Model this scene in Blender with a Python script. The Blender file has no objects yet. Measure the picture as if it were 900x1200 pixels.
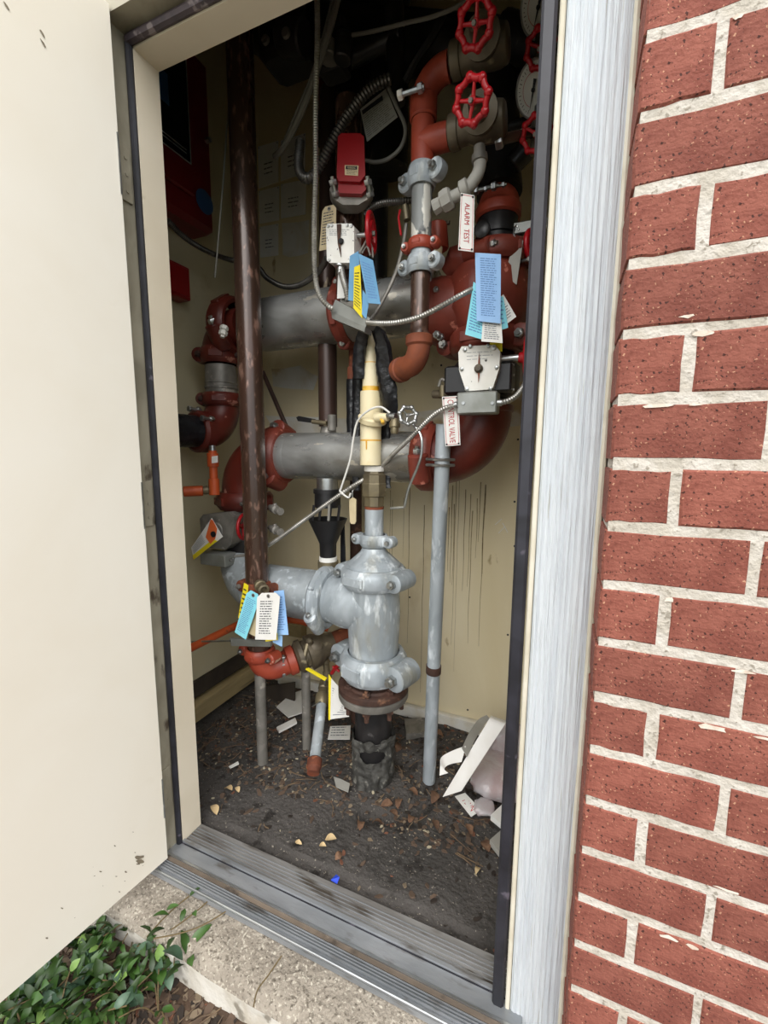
import bpy, math, random
from mathutils import Vector as V, Matrix, noise
random.seed(7)
SC = bpy.context.scene
COL = SC.collection
S = 0.885                                   # working units -> metres

# ---------------------------------------------------------------- camera
CR = V((0.92033018, 0.39106624, 0.00771742))
CU = V((-0.06027229, 0.12229397, 0.99066212))
CF = V((0.38647072*-1, 0.91220139, -0.13612129))
CAM = V((0, -0.9, 1.27)); FPX = 505.0
cd = bpy.data.cameras.new('camera'); co = bpy.data.objects.new('camera', cd); COL.objects.link(co)
cd.sensor_fit = 'VERTICAL'; cd.sensor_height = 36; cd.sensor_width = 27; cd.lens = FPX/1200*36
cd.clip_start = 0.02
co.matrix_world = Matrix(((CR.x, CU.x, -CF.x, CAM.x*S), (CR.y, CU.y, -CF.y, CAM.y*S), (CR.z, CU.z, -CF.z, CAM.z*S), (0, 0, 0, 1)))
SC.camera = co
# ---------------------------------------------------------------- light: bright overcast sky
w = bpy.data.worlds.new('overcast_sky'); SC.world = w; w.use_nodes = True
nt = w.node_tree; nt.nodes.clear()
tc = nt.nodes.new('ShaderNodeTexCoord'); sx = nt.nodes.new('ShaderNodeSeparateXYZ'); rp = nt.nodes.new('ShaderNodeValToRGB')
bg = nt.nodes.new('ShaderNodeBackground'); wo = nt.nodes.new('ShaderNodeOutputWorld')
nt.links.new(tc.outputs['Generated'], sx.inputs[0]); nt.links.new(sx.outputs['Z'], rp.inputs[0]); nt.links.new(rp.outputs[0], bg.inputs[0]); nt.links.new(bg.outputs[0], wo.inputs[0])
rp.color_ramp.elements[0].position = 0.0; rp.color_ramp.elements[0].color = (0.34, 0.37, 0.40, 1)
rp.color_ramp.elements[1].position = 0.55; rp.color_ramp.elements[1].color = (1.0, 1.0, 1.0, 1)
bg.inputs[1].default_value = 2.0
sl = bpy.data.lights.new('sun', 'SUN'); sl.energy = 1.3; sl.angle = math.radians(50); sl.color = (1, .97, .92)
so = bpy.data.objects.new('sun', sl); COL.objects.link(so)
so.rotation_euler = V((0.22, -0.85, 0.62)).to_track_quat('Z', 'Y').to_euler()
SC.view_settings.view_transform = 'Standard'; SC.view_settings.look = 'None'; SC.view_settings.gamma = 1
SC.view_settings.exposure = 0.45; SC.view_settings.use_curve_mapping = False

# ---------------------------------------------------------------- pixel -> world helpers
def ray(px, py): return CR*(px-450) - CU*(py-600) + CF*FPX
def at(px, py, Y): d = ray(px, py); return CAM + d*((Y+.9)/d.y)
def atz(px, py, z): d = ray(px, py); return CAM + d*((z-1.27)/d.z)
def atx(px, py, X): d = ray(px, py); return CAM + d*(X/d.x)
def dep(P): return (P-CAM).dot(CF)
def wr(wpx, P):                              # radius of something wpx wide in the picture at P
    d = P-CAM; return .5*wpx*dep(P)/FPX * d.dot(CF)/math.hypot(d.dot(CF), d.dot(CR))
def zat(X, Y, py):                           # height of the picture row py on the vertical line X, Y
    a, b = X, Y+.9; k = (600-py)/FPX
    return 1.27 + (k*(a*CF.x+b*CF.y) - (a*CU.x+b*CU.y))/(CU.z - k*CF.z)
def toc(P): return (CAM-P).normalized()

# ---------------------------------------------------------------- materials
def lin(h):
    h = h.lstrip('#'); o = []
    for i in (0, 2, 4):
        c = int(h[i:i+2], 16)/255; o.append(c/12.92 if c <= .04045 else ((c+.055)/1.055)**2.4)
    return tuple(o)+(1,)
MATS = {}
def mat(name, c1, c2=None, sc=6, rough=.5, metal=0., spots=None, bump=None, stretch=(1, 1, 1), lo=.4, hi=.62, rvar=0, rnd=0, coat=0, trans=0, spots2=None, two=False):
    m = bpy.data.materials.new(name); m.use_nodes = True; n = m.node_tree.nodes; L = m.node_tree.links
    b = n['Principled BSDF']; b.inputs['Roughness'].default_value = rough; b.inputs['Metallic'].default_value = metal
    if coat: b.inputs['Coat Weight'].default_value = coat; b.inputs['Coat Roughness'].default_value = .15
    if trans: b.inputs['Transmission Weight'].default_value = trans
    t = n.new('ShaderNodeTexCoord'); mp = n.new('ShaderNodeMapping'); mp.inputs['Scale'].default_value = stretch
    L.new(t.outputs['Object'], mp.inputs[0])
    def rgb(c):
        q = n.new('ShaderNodeRGB'); q.outputs[0].default_value = lin(c); return q.outputs[0]
    def nz(scale, det=6, dis=0):
        q = n.new('ShaderNodeTexNoise'); q.inputs['Scale'].default_value = scale; q.inputs['Detail'].default_value = det; q.inputs['Distortion'].default_value = dis
        L.new(mp.outputs[0], q.inputs['Vector']); return q.outputs['Fac']
    def rng(f, a, c):
        q = n.new('ShaderNodeMapRange'); q.inputs['From Min'].default_value = a; q.inputs['From Max'].default_value = c; L.new(f, q.inputs['Value']); return q.outputs[0]
    def mix(f, a, c):
        q = n.new('ShaderNodeMix'); q.data_type = 'RGBA'; L.new(f, q.inputs[0]); L.new(a, q.inputs[6]); L.new(c, q.inputs[7]); return q.outputs[2]
    col = rgb(c1)
    if c2: f = rng(nz(sc, 8, .6), lo, hi); col = mix(f, col, rgb(c2))
    for sp in (spots, spots2):
        if sp:
            f2 = rng(nz(sp[1], 3 if len(sp) < 5 else sp[4]), sp[2], sp[2]+(sp[3] if len(sp) > 3 else .04)); col = mix(f2, col, rgb(sp[0]))
    if rnd:
        oi = n.new('ShaderNodeObjectInfo'); hs = n.new('ShaderNodeHueSaturation'); q = n.new('ShaderNodeMapRange')
        q.inputs['To Min'].default_value = 1-rnd; q.inputs['To Max'].default_value = 1+rnd
        L.new(oi.outputs['Random'], q.inputs['Value']); L.new(q.outputs[0], hs.inputs['Value']); L.new(col, hs.inputs['Color']); col = hs.outputs[0]
    L.new(col, b.inputs['Base Color'])
    if rvar: 
        q = n.new('ShaderNodeMapRange'); q.inputs['From Min'].default_value = .35; q.inputs['From Max'].default_value = .65
        q.inputs['To Min'].default_value = max(.05, rough-rvar); q.inputs['To Max'].default_value = min(1, rough+rvar)
        L.new(nz(sc*2), q.inputs['Value']); L.new(q.outputs[0], b.inputs['Roughness'])
    if bump:
        q = n.new('ShaderNodeBump'); q.inputs['Strength'].default_value = bump[0]; q.inputs['Distance'].default_value = bump[2] if len(bump) > 2 else .002
        L.new(nz(bump[1], 8), q.inputs['Height']); L.new(q.outputs[0], b.inputs['Normal'])
    MATS[name] = m; return m
mat('galvanized', '#a9b0b4', '#969da1', 14, .5, .2, ('#c9d2d8', 30, .56, .12, 8), (.35, 60), rvar=.12, spots2=('#77786f', 9, .62, .12, 8))
mat('galvanized_chalky', '#acb4ba', '#939ba0', 16, .5, .2, ('#d5dce0', 34, .56, .12, 10), (.5, 70), stretch=(1, 1, .35), spots2=('#8b8775', 8, .60, .14, 10), rvar=.12)
mat('galvanized_pipe', '#b4b5b3', '#858480', 9, .33, .65, ('#e4dfd2', 15, .655, .015, 8), (.2, 70), rvar=.14, stretch=(.5, 1, 1), spots2=('#6d6556', 6, .53, .16, 10))
mat('worn_zinc', '#7f8281', '#d6d4cb', 13, .5, .2, ('#39393a', 16, .60, .06, 8), (.5, 60, .003), stretch=(1, 1, .6), lo=.48, hi=.50)
mat('dark_pipe', '#4f382e', '#3a2b22', 5, .3, .25, ('#8a6a5c', 60, .57, .12, 10), (.3, 120), stretch=(1, 1, .35), rvar=.1, coat=.5)
mat('dark_pipe_worn', '#4a3730', '#2b211d', 5, .35, .2, ('#b7a68c', 12, .64, .02, 4), (.2, 80), stretch=(1, 1, .3))
mat('red_iron', '#82392b', '#6b2d22', 8, .45, 0, ('#bd7462', 26, .67, .04, 10), (.45, 55), rvar=.1)
mat('dark_red_iron', '#66271d', '#4f1d17', 7, .4, 0, ('#ab7364', 20, .67, .03, 10), (.4, 50), rvar=.08)
mat('orange_red_iron', '#a24530', '#8a3524', 8, .45, 0, ('#d0a893', 18, .68, .03, 10), (.45, 55))
mat('bright_red', '#b5141f', '#990f18', 6, .35, 0, ('#5e1a1a', 30, .66, .05), (.2, 60))
mat('alarm_red', '#8e0c14', '#7a0a10', 3, .32, 0, None, (.08, 40))
mat('panel_red', '#6e0e12', '#600b0f', 3, .45, 0)
mat('orange_plastic', '#c85a2c', '#b54d24', 8, .45, 0, ('#8c4a30', 18, .68, .05))
mat('rust', '#7d4129', '#5e3222', 14, .8, 0, ('#a9653c', 30, .6, .08, 8), (.7, 60, .003))
mat('rust_bright', '#8c4a2d', '#744030', 12, .75, 0, ('#c9a070', 18, .66, .04, 6), (.5, 60, .002))
mat('rust_dark', '#4e352b', '#38261f', 14, .75, .1, ('#7a5742', 30, .58, .10, 8), (.8, 60, .003))
mat('brass_dull', '#857a60', '#6a6150', 14, .45, .55, ('#b9b099', 24, .66, .05), (.3, 60))
mat('brass_dark', '#6b6150', '#4f473b', 14, .5, .35, ('#968a70', 24, .62, .08), (.3, 60))
mat('black_iron', '#1d1c1d', '#2c2a2a', 10, .35, 0, ('#4b4948', 30, .66, .06), (.35, 50))
mat('black_plastic', '#161517', '#201f20', 10, .42, 0, None, (.2, 60))
mat('black_wrap', '#131316', '#1f2024', 14, .33, 0, ('#5f6064', 30, .68, .04, 8), (.9, 45, .006))
mat('grey_wrap', '#4b4a46', '#33322f', 20, .7, 0, ('#85837b', 30, .60, .08, 10), (1., 60, .008))
mat('cream_pvc', '#ece0bd', '#e4d5a9', 5, .38, 0, ('#dccb9c', 12, .62, .1), (.05, 40))
mat('yellow_stain', '#d89c20', '#e6bd56', 20, .3, 0)
mat('steel', '#bfc1c0', '#9c9d9b', 20, .3, .9, None, (.1, 80))
mat('cast_grey', '#8b8780', '#6f6c66', 14, .5, .3, ('#b2aca2', 26, .62, .08), (.4, 50))
mat('grey_metal', '#9a9c98', '#84867f', 8, .42, .4, None, (.15, 60))
mat('conduit', '#b5b3ad', '#96938c', 20, .32, .6)
mat('conduit_dark', '#5d5a56', '#4b4844', 20, .35, .6)
mat('cable_black', '#141414', rough=.5)
mat('cable_grey', '#77756e', rough=.5)
mat('white_plate', '#eceae4', '#dedbd2', 10, .45, 0, ('#4a4640', 75, .70, .02, 2))
mat('white_wire', '#dad9d4', rough=.4)
mat('paper_white', '#e9e8e4', '#dcdbd6', 8, .8)
mat('paper_cream', '#cdbd98', '#bba987', 8, .8)
mat('paper_blue', '#9cc3ee', '#8fb8e6', 8, .75)
mat('paper_steel_blue', '#6da0c4', '#5c8fb6', 8, .75)
mat('paper_cyan', '#8edcea', '#80d0e0', 8, .75)
mat('paper_yellow', '#e8d41c', '#dcc718', 8, .7)
mat('paper_orange', '#e06a34', rough=.7)
mat('tag_grey', '#a3a19a', '#96948d', 8, .6)
mat('ink', '#41414a', rough=.8)
mat('ink_soft', '#6c7078', rough=.8)
mat('ink_blue', '#5a7fb4', rough=.8)
mat('ink_red', '#b3212d', rough=.6)
mat('ink_black', '#16161a', rough=.7)
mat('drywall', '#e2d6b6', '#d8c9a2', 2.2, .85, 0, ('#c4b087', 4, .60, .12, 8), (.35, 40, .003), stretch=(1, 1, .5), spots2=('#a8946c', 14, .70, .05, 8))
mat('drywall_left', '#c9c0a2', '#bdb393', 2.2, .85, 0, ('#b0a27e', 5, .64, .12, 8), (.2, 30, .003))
mat('joint_compound', '#dcdad2', '#d0c8b4', 9, .9, 0, ('#bca986', 9, .58, .08, 8))
mat('timber', '#a8966c', '#8c7c58', 7, .8, 0, ('#5f5440', 10, .62, .1, 8), (.3, 40), stretch=(1, .3, 3))
mat('gap_shade_and_card', '#3d342a', '#2d2620', 7, .85)  # painted shade of the gap over the left sill; also colours the cardboard
mat('wall_stain', '#9c8c68', '#7d6d50', 30, .9)
mat('door_paint', '#eee8db', '#e9e1d1', 1.6, .5, 0, ('#d9cfbb', 3.2, .66, .14, 10), (.06, 60, .001))
mat('frame_paint', '#e8ddc8', '#dfd3bc', 3, .5, 0, ('#b7a88a', 9, .68, .08, 10), (.08, 60, .001))
mat('frame_dirty', '#a29b88', '#8d8674', 14, .6, 0, ('#55493c', 18, .62, .06, 10), (.3, 50, .002), stretch=(1, 1, .5))
mat('head_gasket', '#4b4044', '#3b3338', 20, .6, 0, ('#7d7272', 30, .6, .06), (.5, 60))
mat('scuff', '#6f6453', '#8b7f6b', 30, .8)
mat('gasket', '#1d1d23', '#2b2b33', 14, .5, 0, ('#5a5560', 20, .68, .05), (.3, 40))
mat('trim_white', '#d3d9dd', '#c8cfd5', 6, .6, 0, ('#b3b3aa', 20, .68, .03, 10), (1., 26, .004), stretch=(16, 1, .35))
mat('unseen_dark_ground', '#4a5038', '#3c4230', 4, .95)  # dark green for the unseen far ground, keeps bounce light low
mat('caulk', '#d8d3c2', '#c9c2ae', 10, .7, 0, None, (.4, 30))
mat('brick', '#8b5143', '#794135', 24, .9, 0, ('#402019', 190, .61, .05, 2), (1., 150, .003), rnd=.12, spots2=('#bb8c70', 230, .65, .05, 2))
mat('mortar', '#cbc4ba', '#b9b1a4', 26, .95, 0, ('#989083', 110, .62, .06, 3), (1., 110, .005))
mat('mortar_smear', '#ddd2c4', '#cbb9a8', 60, .9, 0, None, (.6, 120))
mat('aluminium', '#a3a6aa', '#8b8f93', 5, .42, .45, ('#5f584f', 15, .58, .14, 10), (.35, 90), stretch=(.6, 2, 2))
mat('aluminium_dirty', '#8f8e8c', '#767370', 7, .6, .2, ('#4c453d', 16, .54, .14, 10), (.5, 90), stretch=(.5, 2, 2))
mat('brown_strip', '#776a5d', '#63584d', 9, .8, .1, ('#4a4139', 20, .6, .1), (.5, 60))
mat('bright_edge', '#d4d9dc', '#b7bbbe', 8, .3, .9)
mat('concrete', '#a1988b', '#877e72', 9, .95, 0, ('#6b6358', 120, .55, .10, 5), (1., 90, .008), spots2=('#bfb7a8', 150, .57, .10, 5))
mat('concrete_white', '#d3cfc6', '#bcb4a5', 9, .85, 0, ('#8c8578', 22, .57, .08, 10), (.8, 40, .006))
mat('dirt', '#4f4b48', '#3e3b38', 4, .95, 0, ('#292522', 22, .58, .1, 10), (1., 70, .010), spots2=('#8c857a', 150, .66, .03, 3))
mat('mulch', '#4a3a2e', '#5f4c3d', 12, .95, 0, ('#241a14', 20, .54, .1, 8), (1., 30, .015))
mat('chip_a', '#7b6c59', rough=.9); mat('chip_b', '#56463a', rough=.9); mat('chip_c', '#b3a98f', rough=.9)
mat('chip_a', '#7b6c59', rough=.9); mat('chip_b', '#5a493c', rough=.9); mat('chip_c', '#aea48c', rough=.9); mat('chip_d', '#2f2721', rough=.9); mat('chip_e', '#6f4937', rough=.9)
mat('twig', '#76634d', '#5a4a3e', 30, .9)
mat('dry_leaf', '#7e604a', '#634836', 60, .85, bump=(.8, 90), rnd=.3)
mat('dry_leaf_pale', '#cdb489', '#b89c70', 30, .8, rnd=.15)
mat('leaf', '#34511f', '#263f19', 26, .4, rnd=.5, spots=('#587a36', 12, .60, .1))
mat('leaf_light', '#7fa055', '#6b8d45', 26, .4, rnd=.2)
mat('leaf_grey', '#4a644e', '#3b543f', 26, .32, rnd=.2)
mat('stem', '#6a5a3c', rough=.8)
mat('plastic_bag', '#f6f2f5', '#e6d3d3', 10, .12, 0, ('#ffffff', 14, .60, .05, 6), (.7, 18, .012), trans=.5)
mat('pink_foam', '#dcb4ae', '#cfa39c', 8, .7)
mat('strap_white', '#eceae6', '#e1ded8', 8, .55)
mat('flag_blue', '#2b49c6', rough=.5)
mat('screen_dark', '#0c1418', rough=.2)
mat('screen_edge', '#8c8f8e', rough=.4)
mat('blue_plate', '#2f527f', rough=.4)
mat('glass', '#ffffff', rough=.03, trans=1)
mat('dial', '#d8d8d2', '#cdccc4', 6, .5)
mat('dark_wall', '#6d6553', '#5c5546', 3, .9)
mat('dark_stuff', '#1b1a1a', '#262424', 8, .6)
mat('orange_rubber', '#d3552c', rough=.5)
mat('pink_seal', '#b8465e', rough=.5)

# ---------------------------------------------------------------- mesh builder
ROOTS = []
class M:
    def __init__(s): s.v = []; s.f = []
    def add(s, vs, fs):
        k = len(s.v); s.v += [V(a) for a in vs]; s.f += [tuple(i+k for i in f) for f in fs]; return s
    def rings(s, rs, cap=True, closed=False):
        n = len(rs[0]); vs = [p for r in rs for p in r]; fs = []
        m = len(rs)
        for i in range(m if closed else m-1):
            a, b = i*n, ((i+1) % m)*n
            for j in range(n): fs.append((a+j, a+(j+1) % n, b+(j+1) % n, b+j))
        if cap and not closed: fs.append(tuple(range(n))[::-1]); fs.append(tuple(range((m-1)*n, m*n)))
        return s.add(vs, fs)
    def tube(s, pts, r, seg=14, cap=True, closed=False):
        pts = [V(p) for p in pts]; n = len(pts); rs = []
        T = []
        for i in range(n):
            a = pts[(i-1) % n] if (closed or i) else pts[0]; b = pts[(i+1) % n] if (closed or i < n-1) else pts[-1]
            T.append((b-a).normalized() if (b-a).length > 1e-9 else V((0, 0, 1)))
        up = T[0].orthogonal().normalized()
        for i in range(n):
            up = (up - T[i]*up.dot(T[i])).normalized(); sd = T[i].cross(up)
            rr = r[i] if isinstance(r, (list, tuple)) else r
            rs.append([pts[i] + (up*math.cos(k*math.tau/seg) + sd*math.sin(k*math.tau/seg))*rr for k in range(seg)])
        return s.rings(rs, cap, closed)
    def lathe(s, o, ax, prof, seg=24, cap=True):
        o = V(o); ax = V(ax).normalized(); u = ax.orthogonal().normalized(); w_ = ax.cross(u)
        return s.rings([[o + ax*t + (u*math.cos(k*math.tau/seg)+w_*math.sin(k*math.tau/seg))*max(r, 1e-5) for k in range(seg)] for t, r in prof], cap)
    def cyl(s, a, b, r, seg=16, r2=None, bev=0):
        a = V(a); b = V(b); L = (b-a).length; r2 = r if r2 is None else r2
        if bev: return s.lathe(a, b-a, [(0, r-bev), (bev, r), (L-bev, r2), (L, r2-bev)], seg)
        return s.lathe(a, b-a, [(0, r), (L, r2)], seg)
    def box(s, c, sx, sy, sz, ex=(1, 0, 0), ey=(0, 1, 0), ez=(0, 0, 1), bev=0):
        c = V(c); ex = V(ex); ey = V(ey); ez = V(ez); hx, hy, hz = sx/2, sy/2, sz/2
        if not bev:
            vs = [c+ex*(a*hx)+ey*(b*hy)+ez*(d*hz) for d in (-1, 1) for a, b in ((-1, -1), (1, -1), (1, 1), (-1, 1))]
            return s.add(vs, [(3, 2, 1, 0), (4, 5, 6, 7), (0, 1, 5, 4), (1, 2, 6, 5), (2, 3, 7, 6), (3, 0, 4, 7)])
        q = [(-hx+bev, -hy), (hx-bev, -hy), (hx, -hy+bev), (hx, hy-bev), (hx-bev, hy), (-hx+bev, hy), (-hx, hy-bev), (-hx, -hy+bev)]
        def ring(k, z): return [c+ex*(x*(1-k*bev/hx))+ey*(y*(1-k*bev/hy))+ez*z for x, y in q]
        return s.rings([ring(1, -hz), ring(0, -hz+bev), ring(0, hz-bev), ring(1, hz)])
    def prism(s, poly, d):                       # poly: 3D outline, extruded by vector d
        n = len(poly); poly = [V(p) for p in poly]; d = V(d)
        return s.add(poly+[p+d for p in poly], [tuple(range(n))[::-1], tuple(range(n, 2*n))]+[(i, (i+1) % n, n+(i+1) % n, n+i) for i in range(n)])
    def ball(s, c, r, seg=10, sq=(1, 1, 1)):
        c = V(c); rs = []
        for i in range(1, 6):
            a = math.pi*i/6
            rs.append([c+V((math.sin(a)*math.cos(k*math.tau/seg)*r*sq[0], math.sin(a)*math.sin(k*math.tau/seg)*r*sq[1], -math.cos(a)*r*sq[2])) for k in range(seg)])
        return s.rings(rs)
    def build(s, name, material, parent=None, sharp=38, scale=S):
        me = bpy.data.meshes.new(name); me.from_pydata([tuple(p*scale) for p in s.v], [], s.f); me.validate(); me.update()
        bmr = None
        import bmesh
        bm = bmesh.new(); bm.from_mesh(me); bmesh.ops.recalc_face_normals(bm, faces=bm.faces); bm.to_mesh(me); bm.free()
        me.polygons.foreach_set('use_smooth', [True]*len(me.polygons))
        try: me.set_sharp_from_angle(angle=math.radians(sharp))
        except Exception: pass
        me.materials.append(MATS[material])
        o = bpy.data.objects.new(name, me); COL.objects.link(o)
        if parent: o.parent = parent
        return o
def tag(o, label=None, cat=None, group=None, kind=None):
    if label: o['label'] = label
    if cat: o['category'] = cat
    if group: o['group'] = group
    if kind: o['kind'] = kind
    return o
def thing(name, label, cat, group=None):
    o = bpy.data.objects.new(name, None); COL.objects.link(o); o.empty_display_size = .05
    ROOTS.append(o); return tag(o, label, cat, group)
def solo(name, label, cat, mb, material, group=None, kind=None, **k):
    o = mb.build(name, material, None, **k); ROOTS.append(o); return tag(o, label, cat, group, kind)
def struct(name, mb, material, parent=None, **k):
    o = mb.build(name, material, parent, **k)
    if not parent: o['kind'] = 'structure'; ROOTS.append(o)
    return o
def bend(pts, R=.05, n=8):                      # polyline with rounded corners
    pts = [V(p) for p in pts]; out = [pts[0]]
    for i in range(1, len(pts)-1):
        a, c, b = pts[i-1], pts[i], pts[i+1]; u = (a-c).normalized(); w_ = (b-c).normalized()
        ang = u.angle(w_)
        if ang > 3.1: out.append(c); continue
        t = min(R/math.tan(ang/2), (a-c).length*.49 if i > 1 else (a-c).length*.98, (b-c).length*.49 if i < len(pts)-2 else (b-c).length*.98)
        p0 = c+u*t; p2 = c+w_*t; h = (u+w_).normalized(); rr = t*math.tan(ang/2); o = c+h*(rr/math.sin(ang/2))
        v0 = p0-o; v2 = p2-o; tot = v0.angle(v2); ax = v0.cross(v2).normalized()
        for k in range(n+1): out.append(o + Matrix.Rotation(tot*k/n, 3, ax) @ v0)
    out.append(pts[-1]); return out
def smooth(pts, n=8):
    pts = [V(p) for p in pts]; q = [pts[0]*2-pts[1]]+pts+[pts[-1]*2-pts[-2]]; out = []
    for i in range(1, len(q)-2):
        for k in range(n):
            t = k/n; a, b, c, d = q[i-1:i+3]
            out.append(.5*((2*b)+(c-a)*t+(2*a-5*b+4*c-d)*t*t+(3*b-a-3*c+d)*t**3))
    out.append(pts[-1]); return out
def resample(pts, step):
    out = [pts[0]]; acc = 0
    for a, b in zip(pts, pts[1:]):
        L = (b-a).length; 
        if L < 1e-9: continue
        p = step-acc
        while p <= L: out.append(a+(b-a)*(p/L)); p += step
        acc = (acc+L) % step
    return out
def flex(pts, r, pitch=.0075):                  # corrugated conduit
    P = resample(smooth(pts, 14), pitch/2); return M().tube(P, [r*(1 if i % 2 else .80) for i in range(len(P))], 10)
def bil(q, u, v): return (q[0]*(1-u)+q[1]*u)*(1-v)+(q[3]*(1-u)+q[2]*u)*v      # corners TL TR BR BL
def nrm(q):
    n = (q[1]-q[0]).cross(q[3]-q[0]).normalized()
    return n if n.dot(toc(q[0])) > 0 else -n
def pq(c, Y):                                    # four picture corners on a depth (or one depth each)
    return [at(x, y, Y[i] if isinstance(Y, (list, tuple)) else Y) for i, (x, y) in enumerate(c)]
def card(q, th=.0012, hole=False, cut=0):
    n = nrm(q)
    if cut: o = [(cut, 0), (1-cut, 0), (1, cut*.45), (1, 1), (0, 1), (0, cut*.45)]
    else: o = [(0, 0), (1, 0), (1, 1), (0, 1)]
    # slight curl: build as strip of rows
    m = M(); m.prism([bil(q, a, b) for a, b in o], -n*th); return m
def lines(q, n, u0=.12, u1=.88, v0=.14, v1=.92, th=.35, seed=1, words=True):
    rr = random.Random(seed); m = M(); nn = nrm(q)*.0006; h = (v1-v0)/n
    for i in range(n):
        v = v0+h*i; u = u0; end = u1 - rr.random()*.25*(u1-u0)
        while u < end:
            wd = (.05+rr.random()*.16) if words else (u1-u0)
            b = min(u+wd, end)
            c = [bil(q, u, v)+nn, bil(q, b, v)+nn, bil(q, b, v+h*th)+nn, bil(q, u, v+h*th)+nn]
            m.add(c, [(0, 1, 2, 3)]); u = b+.03
    return m
def text(parent, s, q, u0, u1, v0, v1, material, rot=False, name='lettering'):
    cu = bpy.data.curves.new(name, 'FONT'); cu.body = s; cu.resolution_u = 3; cu.extrude = 0
    ob = bpy.data.objects.new(name, cu); me = bpy.data.meshes.new_from_object(ob)
    bpy.data.objects.remove(ob); bpy.data.curves.remove(cu)
    xs = [v.co.x for v in me.vertices]; ys = [v.co.y for v in me.vertices]
    x0, x1, y0, y1 = min(xs), max(xs), min(ys), max(ys); nn = nrm(q)*.0009
    for v in me.vertices:
        a = (v.co.x-x0)/(x1-x0); b = (v.co.y-y0)/(y1-y0)
        if rot: U = u0+(u1-u0)*b; W = v0+(v1-v0)*a
        else: U = u0+(u1-u0)*a; W = v1-(v1-v0)*b
        v.co = (bil(q, U, W)+nn)*S
    me.name = name; me.materials.clear(); me.materials.append(MATS[material])
    o = bpy.data.objects.new(name, me); COL.objects.link(o); o.parent = parent; return o
def hexnut(c, ax, r, h, m=None):
    m = m or M(); return m.lathe(c, ax, [(0, r*.93), (h*.12, r), (h*.85, r), (h, r*.88)], 6)
def bolt(root, c, ax, r=.009, L=.03, name='bolt', material='steel'):   # head at c+ax*, shank back
    m = M(); ax = V(ax).normalized(); hexnut(V(c), ax, r, r*1.1, m); m.cyl(V(c)-ax*L, V(c)+ax*r*1.7, r*.5, 8)
    hexnut(V(c)-ax*(L), ax, r, r*1.0, m)
    return m.build(name, material, root)
def coupling(label, P, ax, ear, rp_, wd, material, group='grooved pipe couplings', name='pipe_coupling', boltmat='steel', earL=1.5, key=True):
    P = V(P); ax = V(ax).normalized(); ear = V(ear); ear = (ear-ax*ear.dot(ax)).normalized(); b = ax.cross(ear)
    if b.dot(toc(P)) < 0: b = -b
    t = thing(name, label, 'coupling', group)
    m = M(); h = wd/2
    m.lathe(P, ax, [(-h, rp_*1.0), (-h, rp_*1.15), (-h*.72, rp_*1.24), (-h*.5, rp_*1.30), (h*.5, rp_*1.30), (h*.72, rp_*1.24), (h, rp_*1.15), (h, rp_*1.0)], 32, cap=False)
    for sg in (-1, 1):
        e = P+ear*sg*rp_*earL
        m.lathe(e-b*rp_*.55, b, [(0, h*.75), (.004, h*.92), (rp_*.5, h*.95), (rp_*.6, h*.95), (rp_*1.1-.004, h*.92), (rp_*1.1, h*.75)], 16)
        m.box(P+ear*sg*rp_*(earL*.5+.55), rp_*(earL-1.0)+.01, rp_*1.0, wd*.8, ear, b, ax, bev=.004)
    # raised cast pad on the housing
    m.box(P+b*rp_*1.24, rp_*.9, rp_*.16, wd*.45, ear, b, ax, bev=.003)
    m.build('housing', material, t)
    for sg in (-1, 1):
        e = P+ear*sg*rp_*(earL+.02)+b*rp_*.56
        bolt(t, e, b, max(.007, h*.42), rp_*1.15, 'bolt', boltmat)
    return t
def handwheel(root, P, ax, R, material='bright_red', bumps=8, rr=.12, name='handwheel', spokes=4):
    P = V(P); ax = V(ax).normalized(); u = ax.orthogonal().normalized(); w_ = ax.cross(u); m = M()
    N = 40; m.tube([P+(u*math.cos(k*math.tau/N)+w_*math.sin(k*math.tau/N))*R*.88*(1+(.06*math.cos(k*math.tau/N*bumps) if bumps else 0)) for k in range(N)], R*rr, 10, closed=True)
    for k in range(bumps):
        a = k*math.tau/bumps; m.ball(P+(u*math.cos(a)+w_*math.sin(a))*R*.93, R*rr*1.45, 8)
    for k in range(spokes):
        a = (k+.3)*math.tau/spokes; d = u*math.cos(a)+w_*math.sin(a); m.tube([P-ax*R*.12+d*R*.08, P-ax*R*.05+d*R*.5, P+d*R*.86], [R*.12, R*.09, R*.085], 8)
    m.lathe(P-ax*R*.3, ax, [(0, R*.17), (R*.32, R*.2), (R*.36, R*.16)], 12)
    o = m.build(name, material, root)
    n = M(); hexnut(P+ax*R*.06, ax, R*.13, R*.14, n); n.build('nut', 'cast_grey', o)
    return o
X_, Y_, Z_ = V((1, 0, 0)), V((0, 1, 0)), V((0, 0, 1))

# ================================================================ SETTING
# door frame: stops, rabbet, head (hollow metal)
XL, XR = -1.088, -.05
def prof_z(name, poly, z0, z1, material, parent=None):
    return struct(name, M().prism([(x, y, z0) for x, y in poly], (0, 0, z1-z0)), material, parent)
frame = prof_z('trim_1', [(-1.30, .075), (-1.30, .0), (-1.106, .0), (XL, .0), (XL, .075)], -.02, 2.36, 'frame_paint')
M().box((-1.207, -.03, 1.17), .20, .062, 2.40).build('frame_rabbet', 'frame_dirty', frame)
M().box((-.67, .0375, 2.355), 1.27, .075, .13).build('head_stop', 'frame_paint', frame)
M().box((-.67, -.031, 2.40), 1.27, .062, .16).build('head_rabbet', 'frame_dirty', frame)
m = M(); m.tube([(-1.097, -.006, z/10) for z in range(0, 23)]+[(-1.097, -.006, 2.30)], .0095, 8); g1 = m.build('weather_strip', 'gasket', frame)
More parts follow.
